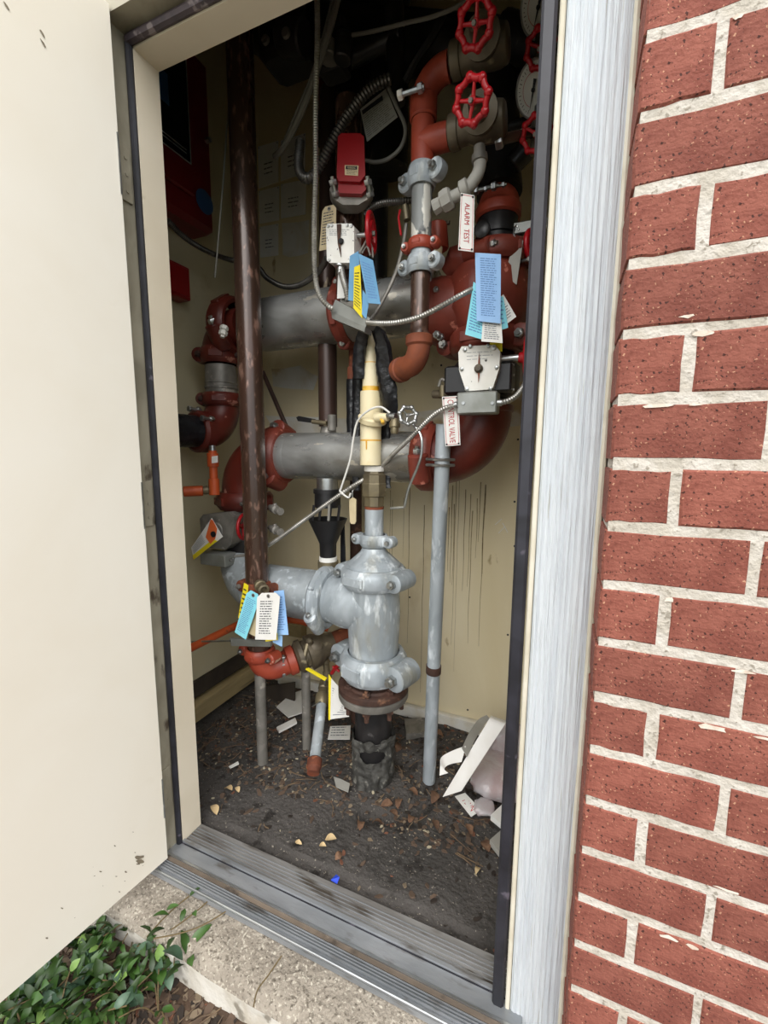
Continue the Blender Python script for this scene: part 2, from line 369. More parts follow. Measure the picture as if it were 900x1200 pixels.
m = M(); m.tube([(-1.095+x*.1, -.008, 2.304) for x in range(0, 11)], .012, 8); m.build('weather_strip', 'head_gasket', frame)
# hinge leaves in the frame
for z in (1.98, 1.12, .22):
    hg = M().box((-1.104, -.034, z), .006, .03, .13, bev=.001).build('hinge_leaf', 'frame_dirty', frame)
    for dz in (-.04, 0, .04): M().cyl((-1.10, -.034, z+dz), (-1.0985, -.034, z+dz), .004, 8).build('screw', 'frame_dirty', hg)
# right jamb
rj = prof_z('trim_2', [(-.052, .08), (-.052, -.002), (.16, -.002), (.16, .08)], -.02, 2.36, 'frame_paint')
m = M(); m.box((-.0755, -.012, 1.15), .026, .026, 2.33, bev=.005); m.build('weather_strip', 'gasket', rj)
m = M(); m.box((-.054, -.010, 1.17), .010, .022, 2.36, bev=.002); m.build('frame_edge', 'caulk', rj)
# white painted trim board, ribbed along its length
m = M(); poly = [(-.048, 0), (-.048, -.016)]
x = -.044; k = 0
rb = random.Random(3)
while x < .051: poly.append((x, -.020-(.0016 if k % 2 else 0)-rb.random()*.0006)); x += .004+rb.random()*.002; k += 1
poly += [(.056, -.018), (.056, 0)]
tb = struct('trim_3', m.prism([(a, b, -.02) for a, b in poly], (0, 0, 2.6)), 'trim_white', sharp=20)
# caulk bead between board and brick
m = M(); pts = [V((.058+.004*noise.noise(V((0, 0, z*.09))) , -.016, -.02+z*.06)) for z in range(0, 43)]
m.tube(pts, .006, 8); m.build('caulk_bead', 'caulk', tb)

# closet shell
struct('wall_back', M().box((-.35, .99, 1.55), 2.6, .08, 3.3), 'drywall')
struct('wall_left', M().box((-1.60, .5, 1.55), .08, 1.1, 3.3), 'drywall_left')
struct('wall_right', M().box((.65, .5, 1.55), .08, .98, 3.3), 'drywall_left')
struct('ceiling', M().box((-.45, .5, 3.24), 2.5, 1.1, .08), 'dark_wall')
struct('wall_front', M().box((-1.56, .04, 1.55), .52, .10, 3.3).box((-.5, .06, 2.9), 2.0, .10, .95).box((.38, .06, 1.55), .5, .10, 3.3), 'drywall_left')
wb = bpy.data.objects['wall_back']
# patches of joint compound on back wall
def patch(pts_px, mt, name, Yp=.95, dn=.0015):
    P = [at(x, y, Yp) for x, y in pts_px]; n = len(P); out = []
    for i in range(n):
        a, b = P[i], P[(i+1) % n]
        for k in range(4):
            p = a.lerp(b, k/4); p.x += noise.noise(p*9)*.012; p.z += noise.noise(p*9+V((5, 5, 5)))*.012; p.y = Yp; out.append(p)
    M().prism(out, (0, -dn, 0)).build(name, mt, wb)
patch([(312, 488), (420, 492), (500, 480), (613, 466), (613, 497), (560, 500), (420, 508), (325, 510)], 'joint_compound', 'joint_compound_band')
patch([(612, 428), (612, 450), (590, 448), (594, 432)], 'joint_compound', 'joint_compound_patch')
patch([(318, 432), (352, 428), (372, 440), (368, 456), (320, 452)], 'joint_compound', 'joint_compound_patch')
# nail holes
for i, (x, y) in enumerate([(607, 515), (603, 588), (603, 640), (595, 744), (594, 845), (512, 574), (602, 372), (594, 388), (517, 428), (480, 700), (548, 832)]):
    p = at(x, y, .9485); M().cyl(p, p+Y_*.002, .0045, 8).build('nail_hole', 'ink_black', wb)
# drip stains running down the back wall
m = M(); rs = random.Random(5)
for i in range(22):
    x0 = rs.gauss(535, 32); y0 = rs.uniform(560, 600); y1 = y0+rs.uniform(70, 230)
    if abs(x0-512) < 14: continue
    p0 = at(x0, y0, .949); L = (at(x0, y0, .949)-at(x0, y1, .949)).z; wv = .0011+rs.random()*.0012; n = 10; vs = []
    for k in range(n+1):
        z = p0.z-L*k/n; dx = noise.noise(V((x0, 0, z*6)))*.004
        vs += [V((p0.x+dx-wv*(1-k/n*.7), .9489, z)), V((p0.x+dx+wv*(1-k/n*.7), .9489, z))]
    m.add(vs, [(2*k, 2*k+1, 2*k+3, 2*k+2) for k in range(n)])
m.build('drip_stain', 'wall_stain', wb)
m = M()
for a, b in (((588, 608), (580, 615)), ((592, 617), (584, 625)), ((589, 613), (595, 624)), ((611, 528), (608, 545))):
    P, Q = at(*a, .948), at(*b, .948); m.tube([P, Q], .0014, 5)
m.build('scratch', 'paper_white', wb)
# sill plates (baseboards), with gap shade above the left one
bl = struct('baseboard_left', M().box((-1.53, .5, .075), .06, .90, .085, bev=.004), 'timber')
struct('baseboard_back', M().box((-.45, .935, .035), 1.9, .03, .06, bev=.004), 'joint_compound')
struct('gap_shadow_strip', M().box((-1.548, .5, .165), .02, .9, .075), 'gap_shade_and_card')  # dark strip painting the shadow in the gap above the sill plate
# dirt floor
m = M(); NX, NY = 110, 56
def gz(x, y):
    p = V((x*3.2, y*3.2, 0)); h = noise.noise(p)*.014+noise.noise(p*4)*.006+noise.noise(p*13)*.0025
    e = math.hypot((x+.64)/.17, (y-.50)/.13)
    if .8 < e < 1.7 and x > -.62: h -= .03*math.exp(-((e-1.2)/.25)**2)
    h += max(0, (y-.62))*.06
    return h - (.012 if y < .12 else 0) - .008
vs = [V((-1.56+2.2*i/NX, .06+.90*j/NY, gz(-1.56+2.2*i/NX, .06+.90*j/NY))) for j in range(NY+1) for i in range(NX+1)]
m.add(vs, [(j*(NX+1)+i, j*(NX+1)+i+1, (j+1)*(NX+1)+i+1, (j+1)*(NX+1)+i) for j in range(NY) for i in range(NX)])
floor = struct('floor', m, 'dirt')
# threshold
def slat(y0, y1, z0, z1, name, mt, par=None):
    mm = M().prism([(-1.12, y0, -.03), (-1.12, y1, -.03), (-1.12, y1, z1), (-1.12, y0, z0)], (1.10, 0, 0)); 
    return mm.build(name, mt, par) if par else struct(name, mm, mt)
th = slat(-.100, .075, -.014, -.006, 'threshold', 'aluminium')
slat(.008, .076, .000, .0, 'inner_plate', 'aluminium_dirty', th)
slat(-.002, .007, .007, .007, 'stop_ridge', 'aluminium', th)
slat(-.0045, -.0025, .001, .001, 'vinyl_insert', 'gasket', th)
slat(-.047, -.005, -.001, -.001, 'middle_plate', 'aluminium', th)
slat(-.052, -.047, .002, .002, 'center_rib', 'bright_edge', th)
slat(-.064, -.0525, -.0015, -.001, 'brown_groove', 'brown_strip', th)
m = M()
for y in (-.067, -.073, -.079, -.085): m.box((-.57, y, -.0035-(abs(y)-.064)*.2), 1.10, .0025, .006)
m.build('groove_ribs', 'aluminium', th)
m = M()
for y in (.018, .028, .038, .048, .058): m.box((-.57, y, .0005), 1.10, .002, .002)
m.build('tread_ribs', 'aluminium', th)
m = M().tube([(-1.12, -.0985, -.008), (-.02, -.0985, -.008)], .0035, 8); m.build('front_edge', 'bright_edge', th)
# concrete step
m = M(); NXs = 120; prof = [(.03, -.035), (-.09, -.032), (-.15, -.036), (-.19, -.041), (-.205, -.050), (-.213, -.070), (-.216, -.12), (-.218, -.24)]
rows = []
for i in range(NXs+1):
    x = -1.75+2.6*i/NXs
    rows.append([V((x, y+noise.noise(V((x*11, j*.7, 1)))*(.006 if j > 2 else 0)-max(0, noise.noise(V((x*23, 9, 1)))-.35)*(-.05 if j in (4, 5) else 0), z+noise.noise(V((x*14, y*14, 2)))*.003)) for j, (y, z) in enumerate(prof)])
for j in range(len(prof)-1):
    for i in range(NXs): pass
n_ = len(prof); m.add([p for r in rows for p in r], [(i*n_+j, i*n_+j+1, (i+1)*n_+j+1, (i+1)*n_+j) for i in range(NXs) for j in range(5)])
step = struct('trim_5', m, 'concrete'); 
m = M(); m.add([p for r in rows for p in r[5:]], [(i*3+j, i*3+j+1, (i+1)*3+j+1, (i+1)*3+j) for i in range(NXs) for j in range(2)])
m.build('painted_edge', 'concrete_white', step)
# outside ground
m = M(); NX, NY = 120, 90
def oz(x, y): return -.135+noise.noise(V((x*5, y*5, 3)))*.012+noise.noise(V((x*22, y*22, 3)))*.006
vs = [V((-2.6+3.8*i/NX, -2.9+2.72*j/NY, oz(-2.6+3.8*i/NX, -2.9+2.72*j/NY))) for j in range(NY+1) for i in range(NX+1)]
m.add(vs, [(j*(NX+1)+i, j*(NX+1)+i+1, (j+1)*(NX+1)+i+1, (j+1)*(NX+1)+i) for j in range(NY) for i in range(NX)])
struct('ground', m, 'mulch')
struct('far_ground', M().box((0, -8, -.19), 24, 15.9, .06), 'unseen_dark_ground')  # unseen ground, made dark green to darken the upper closet

# door leaf, standing open to the left
H0 = V((-1.075, -.068, 0)); dd = V((-.120, -.993, 0)).normalized(); dn = V((-dd.y, dd.x, 0)); dn = dn if dn.x > 0 else -dn
door = struct('door_1', M().box(H0+dd*.49-dn*.024+Z_*1.17, .98, .046, 2.32, dd, dn, Z_, bev=.0015), 'door_paint')
def scuffs(seedn, cx, cz, n, rx, rz, sz, mt='scuff'):
    r_ = random.Random(seedn); mm = M()
    for i in range(n):
        a = cx+r_.gauss(0, rx); b = cz+r_.gauss(0, rz); L = sz*(.3+r_.random()); an = r_.uniform(.6, 1.2)
        c = H0+dd*a+Z_*b+dn*.0004; u = dd*-math.cos(an)+Z_*-math.sin(an); v = dn.cross(u); k_ = 8; P = []
        for q in range(k_):
            t = q*math.tau/k_; P.append(c+u*(math.cos(t)*L*(.8+.4*r_.random()))+v*(math.sin(t)*L*.28*(.5+r_.random())))
        mm.add(P, [tuple(range(k_))])
    mm.build('paint_chip', mt, door)
p = (atx(180, 1002, -1.08))
scuffs(1, .075, .075, 3, .008, .012, .016); scuffs(2, .14, .09, 7, .05, .03, .005); scuffs(3, .16, 2.17, 5, .05, .05, .007); scuffs(4, .2, .12, 8, .1, .05, .004)
kn = M().box(H0+dd*.003+dn*.001+Z_*1.98, .004, .002, .14, dd, dn, Z_).box(H0+dd*.003+dn*.001+Z_*1.12, .004, .002, .13, dd, dn, Z_).box(H0+dd*.003+dn*.001+Z_*.22, .004, .002, .13, dd, dn, Z_)
kn.build('hinge_edge', 'steel', door)

# brick wall
BX, BY = .062, -.12
zA = at(752, 51.7, BY).z; zO = at(670, 1108, BY).z; PC = (zA-zO)/15
bw = bpy.data.objects.new('wall_brick', None); COL.objects.link(bw); bw['kind'] = 'structure'
mm = M().box((BX+.004+1.3, -.0555, 1.3), 2.6, .125, 3.6).build('mortar_bed', 'mortar', bw)
def brick_mesh(L, H, D, seed, corner=False):
    r_ = random.Random(seed); m = M(); per = []
    j = lambda s=.0016: r_.uniform(-s, s)
    xs = [0, .2, .4, .6, .8]
    for a in xs: per.append((a*L, 0+j()))
    per.append((L+j(), H*.0)); per.append((L+j(), H*.5))
    for a in xs: per.append((L-a*L, H+j()))
    per.append((j(), H)); per.append((j(), H*.5))
    cx, cz = L/2, H/2
    def ring(y, ins, jj=0):
        o = []
        for x, z in per:
            o.append(V((x+(ins if x < cx else -ins)*(1 if abs(x-cx) > L*.45 else 0), y, z+(ins if z < cz else -ins)*(1 if abs(z-cz) > H*.4 else 0))))
        return o
    m.rings([ring(0, .0035), ring(.0035, 0), ring(D, 0)])
    me_o = m.build('brick', 'brick', None, sharp=30); me = me_o.data; bpy.data.objects.remove(me_o); return me
JT = .0135; LF = .207-JT; LH = .100-JT; HB = PC-JT; FL = .100
full = [brick_mesh(LF, HB, .07, i) for i in range(6)]
fullL = [brick_mesh(.2035-.010, HB, .105, i+20) for i in range(4)]; half = [brick_mesh(LH, HB, .105, i+40) for i in range(4)]
rr_ = random.Random(11)
for r in range(-6, 24):
    zt = zA - r*PC; zb = zt-HB
    if zb < -.26: break
    x = BX; k = 0
    while x < 1.15:
        if k == 0: me = rr_.choice(half) if r % 2 == 0 else rr_.choice(fullL); adv = .100 if r % 2 == 0 else .205
        else: me = rr_.choice(full); adv = .207
        o = bpy.data.objects.new('brick', me); COL.objects.link(o); o.parent = bw
        o.location = V((x, BY+rr_.uniform(-.0015, .0015), zb+rr_.uniform(-.001, .001)))*S
        x += adv; k += 1
# mortar smears on brick faces
m = M()
for i in range(46):
    x = rr_.uniform(.07, .6); r = rr_.randint(-2, 18); zt = zA-r*PC-(0 if rr_.random() < .7 else HB*.85); n = 8; P = []
    a, b = rr_.uniform(.006, .022), rr_.uniform(.002, .006)
    for k in range(n): t = k*math.tau/n; P.append(V((x+math.cos(t)*a*rr_.uniform(.5, 1.2), BY-.0022, zt-.004+math.sin(t)*b*rr_.uniform(.4, 1.3))))
    m.add(P, [tuple(range(n))])
sm = m.build('mortar_smear', 'mortar_smear', bw); sm['kind'] = 'stuff'

# ================================================================ PIPEWORK
def vpipe(px, py, Y):                            # a vertical axis through a picture point
    p = at(px, py, Y); return p.x, p.y
def VP(ax, py): return V((ax[0], ax[1], zat(ax[0], ax[1], py)))
# ---- main riser: galvanized tee, base, neck
A0 = vpipe(438, 720, .52); k = .157/2
def P0(py): return VP(A0, py)
t = thing('tee_fitting', 'large galvanized tee on the central riser with chalky white streaks', 'pipe fitting')
rT = wr(58, P0(720))
z0, z1 = P0(770).z, P0(668).z
m = M().lathe((A0[0], A0[1], z0), Z_, [(0, rT*1.02), (.01, rT*1.07), (.016, rT*1.07), (.02, rT), (.05, rT*1.01), ((z1-z0)*.5, rT*1.07), (z1-z0-.05, rT*1.02), (z1-z0-.02, rT), (z1-z0-.014, rT*1.04), (z1-z0, rT*1.04)], 40)
pc = at(438, 712, .52); pc.z -= 0
brR = rT*1.03
lft = at(383, 700, .52); axb = V((-1, 0, 0)); zc = lft.z
bx = A0[0]; L = bx-lft.x
m.build('body', 'galvanized_chalky', t)
m = M().lathe((bx, A0[1], zc), axb, [(0, rT*1.06), (L*.55, rT*1.12), (L*.62, rT*1.09), (L*.80, rT*1.0), (L, rT*1.0)], 40); m.build('branch', 'galvanized_chalky', t)
m = M(); rs_ = random.Random(2)
# top: coupling + reducer cap
coupling('galvanized coupling clamping the domed reducer on top of the central tee', P0(674), Z_, V((1, -.25, 0)), rT*1.02, .075, 'galvanized_chalky', earL=1.28)
t = thing('reducer_cap', 'domed galvanized reducer on top of the central tee', 'pipe fitting')
zb = P0(668).z; zt = P0(641).z; h = zt-zb
M().lathe((A0[0], A0[1], zb), Z_, [(0, rT), (h*.12, rT), (h*.14, rT*1.06), (h*.32, rT*1.04), (h*.40, rT*.96), (h*.80, rT*.55), (h, rT*.46)], 40).build('dome', 'galvanized_chalky', t)
coupling('small galvanized coupling on the neck pipe above the domed reducer', P0(633), Z_, V((1, -.15, 0)), rT*.44, .045, 'galvanized_chalky', earL=1.7)
rN = wr(22, P0(610))
solo('neck_pipe', 'short galvanized neck pipe with a rusty run below the brass union', 'pipe', M().cyl(P0(634), P0(594), rN, 24), 'galvanized_chalky')
t = thing('brass_union', 'dull brass ball valve body under the cream pipe, tan lever at its left', 'valve')
zb = P0(597).z; zt = P0(546).z; h = zt-zb; rU = wr(29, P0(570))
M().lathe((A0[0], A0[1], zb), Z_, [(h*.06, rU*.74), (h*.09, rU*.82), (h*.30, rU*.84), (h*.32, rU*.98), (h*.42, rU*1.02), (h*.60, rU*1.02), (h*.62, rU*.97), (h*.80, rU*.97), (h*.83, rU*.84), (h*.9, rU*.82)], 8).build('body', 'brass_dull', t, sharp=30)
M().lathe((A0[0], A0[1], zb), Z_, [(0, rU*.76), (h*.07, rU*.80)], 24).build('rusty_ring', 'rust_bright', t)
M().lathe((A0[0], A0[1], zb), Z_, [(h*.88, rU*.82), (h*.91, rU*.84), (h, rU*.84)], 24).build('white_sealing_ring', 'white_plate', t)
lv = M(); c0 = at(412, 590, .50); q = pq([(409, 583), (417, 583), (417, 614), (410, 614)], .47)
lvo = M().prism([bil(q, .5+.5*math.sin(a), .5-.5*math.cos(a)*1) for a in [0]]+[bil(q, 1, .08), bil(q, 1, .9), bil(q, .8, 1), bil(q, .2, 1), bil(q, 0, .9), bil(q, 0, .08)], (0, .006, 0)).build('lever', 'paper_cream', t)
M().tube(bend([at(413, 585, .475), at(413, 575, .475), at(420, 566, .50)], .01), .0035, 8).build('lever_arm', 'steel', lvo)
# cream pipe
A1 = vpipe(434.5, 500, .50)
def P1(py): return VP(A1, py)
t = thing('cream_pipe', 'cream plastic pipe stub standing above the brass union, stained yellow at its joints', 'pipe')
r1 = wr(25, P1(500)); r2 = wr(20, P1(440)); r3 = wr(17.5, P1(410))
M().lathe(P1(545), Z_, [(0, r1), (P1(459).z-P1(545).z, r1)], 28).build('lower_socket', 'cream_pvc', t)
M().cyl(P1(462), P1(426), r2, 28).build('middle_socket', 'cream_pvc', t)
M().lathe(P1(427), Z_, [(0, r3), (P1(404).z-P1(427).z, r3*.98), (P1(392).z-P1(427).z, r3*.75), (P1(386).z-P1(427).z, r3*.4)], 28).build('upper_pipe', 'cream_pvc', t)
for py, hh, rr in ((459, .016, r2*1.02), (517, .005, r1*1.01), (426.5, .003, r2*1.01)):
    M().cyl(P1(py), P1(py)+Z_*hh, rr, 28).build('glue_stain', 'yellow_stain', t)
q = P1(517); M().lathe(q+V((.001, -r1*1.0, -.03)), Z_, [(0, .001), (.004, .0025), (.03, .003)], 8).build('glue_run', 'yellow_stain', t)
# saddle clamp + nozzle + needle valve
t = thing('pipe_saddle', 'cream saddle collar round the plastic pipe with a stained side outlet', 'pipe fitting')
c = at(437, 487, .49)
axs = V((.25, -.30, .92)).normalized()
M().lathe(c-axs*.012, axs, [(-.012, r1*1.02), (-.010, r1*1.32), (.006, r1*1.36), (.010, r1*1.25), (.012, r1*1.02)], 28, cap=False).build('collar', 'cream_pvc', t)
M().cyl(at(441, 489, .46), at(455, 489, .44), .017, 16, .013, bev=.002).build('outlet', 'cream_pvc', t)
M().cyl(at(446, 488, .446), at(449, 496, .432), .006, 8).build('glue_stain', 'yellow_stain', t)
t = thing('needle_valve', 'small chromed valve with a scalloped round handle beside the cream pipe', 'valve')
a, b = at(454, 487, .44), at(468, 489, .43)
M().lathe(a, b-a, [(0, .010), (.006, .013), (.012, .013), (.014, .009), (.022, .009), (.024, .012), (.034, .012)], 12).build('chrome_fitting', 'steel', t)
M().lathe(at(463, 491, .44), at(462, 510, .43)-at(463, 491, .44), [(0, .013), (.012, .018), (.028, .018), (.030, .013), (.044, .012), (.05, .009)], 12).build('body', 'brass_dull', t)
handwheel(t, at(478, 487, .405), V((.55, -.8, .15)), .030, 'steel', 7, .20, 'handle', 3)
solo('support_wire', 'grey bent wire hanging under the small chromed valve, ending in a hook', 'wire', M().tube(smooth([at(483, 496, .43), at(493, 510, .42), at(494, 530, .42), at(489, 548, .42), at(479, 572, .42), at(474, 594, .42)], 8)+[at(473, 594.5, .42), at(458, 595.5, .43)], .0045, 8), 'steel')
solo('band_wire', 'flat pale strap looping from the cream pipe down to the brass union', 'wire', M().tube(smooth([at(457, 484, .43), at(446, 477, .43), at(432, 481, .43), at(419, 494, .44), at(414, 515, .44), at(410, 540, .44), at(400, 571, .44), at(399, 576, .44), at(408, 583, .44), at(411, 578, .44)], 8), .0036, 8), 'white_wire')
# black wrapping draped around the cream pipe
def drape(pts, wds, label, Y, seed, material='black_wrap'):
    r_ = random.Random(seed); P = smooth([at(x, y, Y[i]) for i, (x, y) in enumerate(pts)], 8); n = len(P); rs = []; W = []
    for i in range(len(wds)-1):
        for k in range(8): W.append(wds[i]+(wds[i+1]-wds[i])*k/8)
    W.append(wds[-1])
    m = M()
    for i, p in enumerate(P):
        hw = wr(W[i], p); ring = []
        for k in range(14):
            a = k*math.tau/14; d = V((math.cos(a)*hw, math.sin(a)*max(.008, hw*.5), 0)); d *= 1+.55*noise.noise(V((math.cos(a)*2.2, math.sin(a)*2.2+seed, p.z*7)))+.15*noise.noise(p*60+d*70)
            ring.append(p+d)
        rs.append(ring)
    m.rings(rs); return m
m1 = drape([(435, 378), (427, 387), (422, 401), (420, 420), (420, 444)], [8, 16, 18, 15, 13], '', [.42, .43, .45, .46, .47], 1)
m2 = drape([(433, 378), (442, 388), (448, 407), (451, 430), (453, 452), (456, 470), (461, 492)], [8, 17, 21, 22, 22, 20, 10], '', [.42, .43, .45, .47, .48, .49, .52], 2)
m3 = drape([(419, 440), (418, 470), (417, 510), (416, 545), (418, 575)], [13, 11, 10, 10, 9], '', [.54, .55, .55, .55, .55], 3)
m4 = drape([(455, 470), (453, 500), (452, 530), (452, 560), (455, 572)], [10, 11, 11, 11, 7], '', [.54, .54, .54, .54, .54], 4)
t = thing('plastic_wrapping', 'torn black plastic wrapping hanging open around the cream pipe', 'wrapping')
m1.build('left_flap', 'black_wrap', t, sharp=60)['label'] = 'left hanging flap'; m2.build('right_flap', 'black_wrap', t, sharp=60)['label'] = 'right hanging flap'; m3.build('rear_fold', 'black_wrap', t, sharp=60); m4.build('rear_fold', 'black_wrap', t, sharp=60)
M().ball(at(433, 377, .44), .013, 10, (1.2, 1, .8)).tube(smooth([at(434, 377, .44), at(440, 366, .44), at(448, 355, .45)]), .003, 6).build('tied_knot', 'black_wrap', t)

# ---- bottom of the riser
coupling('big galvanized coupling with a splayed ear at the foot of the central tee', P0(776), Z_, V((1, -.32, -.06)), rT*1.06, .10, 'galvanized_chalky', earL=1.42)
t = thing('flange', 'rusty round bolted flange under the big galvanized coupling', 'pipe flange')
rF = wr(82, P0(800)); zf = P0(806).z
M().lathe((A0[0], A0[1], zf), Z_, [(-.028, rF*.98), (-.022, rF), (-.002, rF), (0, rF*.97)], 48).build('lower_ring', 'cast_grey', t)
M().lathe((A0[0], A0[1], zf), Z_, [(.001, rF*.95), (.004, rF), (.024, rF), (.028, rF*.96), (.028, rT*1.15), (.036, rT*1.1)], 48).build('upper_disc', 'rust_dark', t)
M().lathe((A0[0], A0[1], zf+.02), Z_, [(0, rT*.86), (.065, rT*.86), (.07, rT*.98)], 32).build('spigot', 'galvanized_chalky', t)
for k in range(8):
    a = k*math.tau/8+.2; c = V((A0[0]+math.cos(a)*rF*.82, A0[1]+math.sin(a)*rF*.82, zf+.028)); m = M()
    hexnut(c, Z_, .016, .015, m); m.cyl(c, c+Z_*.022, .008, 8); m.cyl(c-Z_*.10, c, .009, 8); hexnut(c-Z_*.075, Z_, .016, .016, m); m.build('bolt', 'rust_dark', t)
t = thing('base_pipe', 'black riser stub wrapped in torn grey tape standing in the dirt', 'pipe')
rB = wr(44, P0(860)); zg = gz(A0[0], A0[1])-.03
M().cyl((A0[0], A0[1], zg), (A0[0], A0[1], zf-.02), rB*.96, 32).build('pipe', 'black_iron', t)
# torn tape sleeve with an opening
m = M(); N = 120; rings = []; zt_ = P0(856).z
hz = P0(872).z; rng_ = 60
vs = []; 
for j in range(rng_+1):
    z = zg+(zt_-zg)*j/rng_
    for i in range(N):
        a = i*math.tau/N; rr = rB*1.05+.012*abs(noise.noise(V((math.cos(a)*2, math.sin(a)*2, z*14))))+.008*noise.noise(V((math.cos(a)*3+5, math.sin(a)*3, z*40)))+(.012 if j == 0 else 0)
        zz = z+(noise.noise(V((math.cos(a)*2, math.sin(a)*2, 7)))*.02 if j == rng_ else 0)
        vs.append(V((A0[0]+math.cos(a)*rr, A0[1]+math.sin(a)*rr, zz)))
fs = []
for j in range(rng_):
    for i in range(N):
        a = (i+.5)*math.tau/N; z = zg+(zt_-zg)*(j+.5)/rng_
        da = (a-math.radians(292)); 
        if (da/.66)**2+((z-hz)/.026)**2 < 1: continue
        fs.append((j*N+i, j*N+(i+1) % N, (j+1)*N+(i+1) % N, (j+1)*N+i))
m.add(vs, fs); sl_ = m.build('tape_sleeve', 'grey_wrap', t, sharp=70)

# ---- lower horizontal galvanized pipe + elbow on the left
rg = wr(63, at(340, 688, .52))*.93
pL = V((at(300, 690, .52).x, A0[1], zc))
solo('header_pipe', 'dull galvanized pipe running left from the central tee', 'pipe', M().cyl((lft.x+.01, A0[1], zc), (pL.x, A0[1], zc), rg, 36), 'galvanized')
coupling('galvanized coupling joining the central tee to the pipe on its left', (lft.x-.004, A0[1], zc), X_, V((0, -.72, -.62)), rT*1.02, .055, 'galvanized_chalky', earL=1.2)
A3 = vpipe(288, 600, .60)
m = M().tube(bend([V((pL.x+.02, A0[1], zc)), V((A3[0], (A0[1]+A3[1])/2, zc)), V((A3[0], A3[1]-.02, P0(600).z*0+VP(A3, 645).z))], .15, 14), rg*1.0, 32)
solo('bottom_elbow', 'galvanized elbow turning up behind the dark front pipe', 'pipe elbow', m, 'galvanized')

# ---- tall dark pipe in front, left
A2 = vpipe(302, 690, .42)
def P2(py): return VP(A2, py)
r2_ = wr(28.5, P2(600))
t = thing('riser_pipe', 'tall dark brown steel pipe rising on the left to the ceiling', 'pipe')
M().cyl(P2(692), (A2[0], A2[1], 3.2), r2_, 32).build('pipe', 'dark_pipe', t)
coupling('rust coloured coupling at the foot of the tall dark pipe', P2(688), Z_, V((1, -.05, 0)), r2_, .05, 'rust', earL=1.55, boltmat='cast_grey')
t = thing('drain_nipple', 'threaded grey nozzle sticking forward from the foot of the tall dark pipe', 'nozzle')
a = at(303, 684, .36); b = at(314, 697, .28)
M().lathe(a, b-a, [(0, .016), (.016, .016), (.018, .022), (.034, .022), (.036, .017), (.060, .017), (.062, .020), (.078, .020), (.080, .013), (.06, .011)], 12, cap=True).build('body', 'brass_dull', t)
a2 = at(308, 701, .30); M().lathe(a2, V((0, -1, .1)), [(0, .009), (.012, .009)], 10).build('plug', 'rust_bright', t)
solo('lower_riser', 'dark pipe section hidden behind the paper tags', 'pipe', M().cyl(P2(762), P2(690), r2_*.98, 28), 'dark_pipe')
coupling('orange red coupling below the paper tags at the lower left', P2(765), Z_, V((1, -.12, 0)), r2_*1.05, .05, 'orange_red_iron', earL=1.6)
t = thing('red_elbow', 'orange red elbow low on the left, standing over a grey support pipe', 'pipe elbow')
pe = [P2(768), P2(789), at(345, 772, .52)]
M().tube(bend(pe, .075, 12), [r2_*1.08]*15 if False else r2_*1.10, 28).build('body', 'orange_red_iron', t)
a, b = P2(789), at(345, 772, .52)
ex = (at(345, 772, .52)-VP(A2, 789)).normalized()
e0 = VP(A2, 789)+ex*.13
M().lathe(e0-ex*.02, ex, [(0, r2_*1.15), (.006, r2_*1.35), (.034, r2_*1.35), (.04, r2_*1.1)], 28).build('collar', 'orange_red_iron', t)
for s_ in (1, -1): bolt(t, e0+V((0, -.055, .03*s_)), Z_*s_, .010, .03)
t = thing('check_valve', 'dark bronze valve body behind the orange red elbow', 'valve')
e1 = e0+ex*.02
M().lathe(e1, ex, [(0, r2_*1.25), (.012, r2_*1.55), (.03, r2_*1.55), (.034, r2_*1.3), (.05, r2_*1.3), (.054, r2_*1.65), (.085, r2_*1.6), (.12, r2_*1.2), (.17, r2_*1.0)], 28).build('body', 'brass_dark', t)
M().lathe(e1+ex*.09, V((.1, -.7, .7)), [(0, .04), (.05, .045), (.07, .03), (.075, .012), (.10, .010)], 16).build('bonnet', 'brass_dark', t)
M().cyl(e1+ex*.08+V((0, -.05, .05)), e1+ex*.08+V((0, -.08, .0)), .012, 8).build('side_plug', 'brass_dull', t)
e2 = e1+ex*.16
solo('rusty_pipe', 'rusty pipe behind the big galvanized coupling low down', 'pipe', M().tube(bend([e2, e2+ex*.08, e2+ex*.10+V((.05, .05, .03)), e2+V((.22, .12, .06))], .05), r2_*.95, 20), 'rust')
g0 = zat(A2[0], A2[1], 800)
solo('support_stand', 'grey upright pipe under the orange red elbow', 'pipe', M().cyl((A2[0]+.005, A2[1]-.01, gz(A2[0], A2[1])-.03), (A2[0]+.005, A2[1]-.01, P2(788).z), wr(12.5, P2(840)), 18), 'cast_grey')
A4 = vpipe(359, 835, .56)
solo('support_stand', 'short grey upright pipe under the dark bronze valve', 'pipe', M().cyl((A4[0], A4[1], gz(*A4)-.03), (A4[0], A4[1], zat(A4[0], A4[1], 770)), wr(10.5, at(359, 820, .56)), 16), 'cast_grey')
q = pq([(269, 748), (317, 752), (317, 758), (271, 757)], [.36, .34, .34, .36])
t = thing('flat_bar', 'grey flat bar with a thin rod pointing left below the paper tags', 'bar')
M().prism([q[0], q[1], q[2], q[3]], (0, .012, 0)).build('grip', 'grey_metal', t)
M().tube([at(272, 751, .36), at(262, 751, .37), at(200, 753, .40)], .0042, 8).build('rod', 'steel', t)
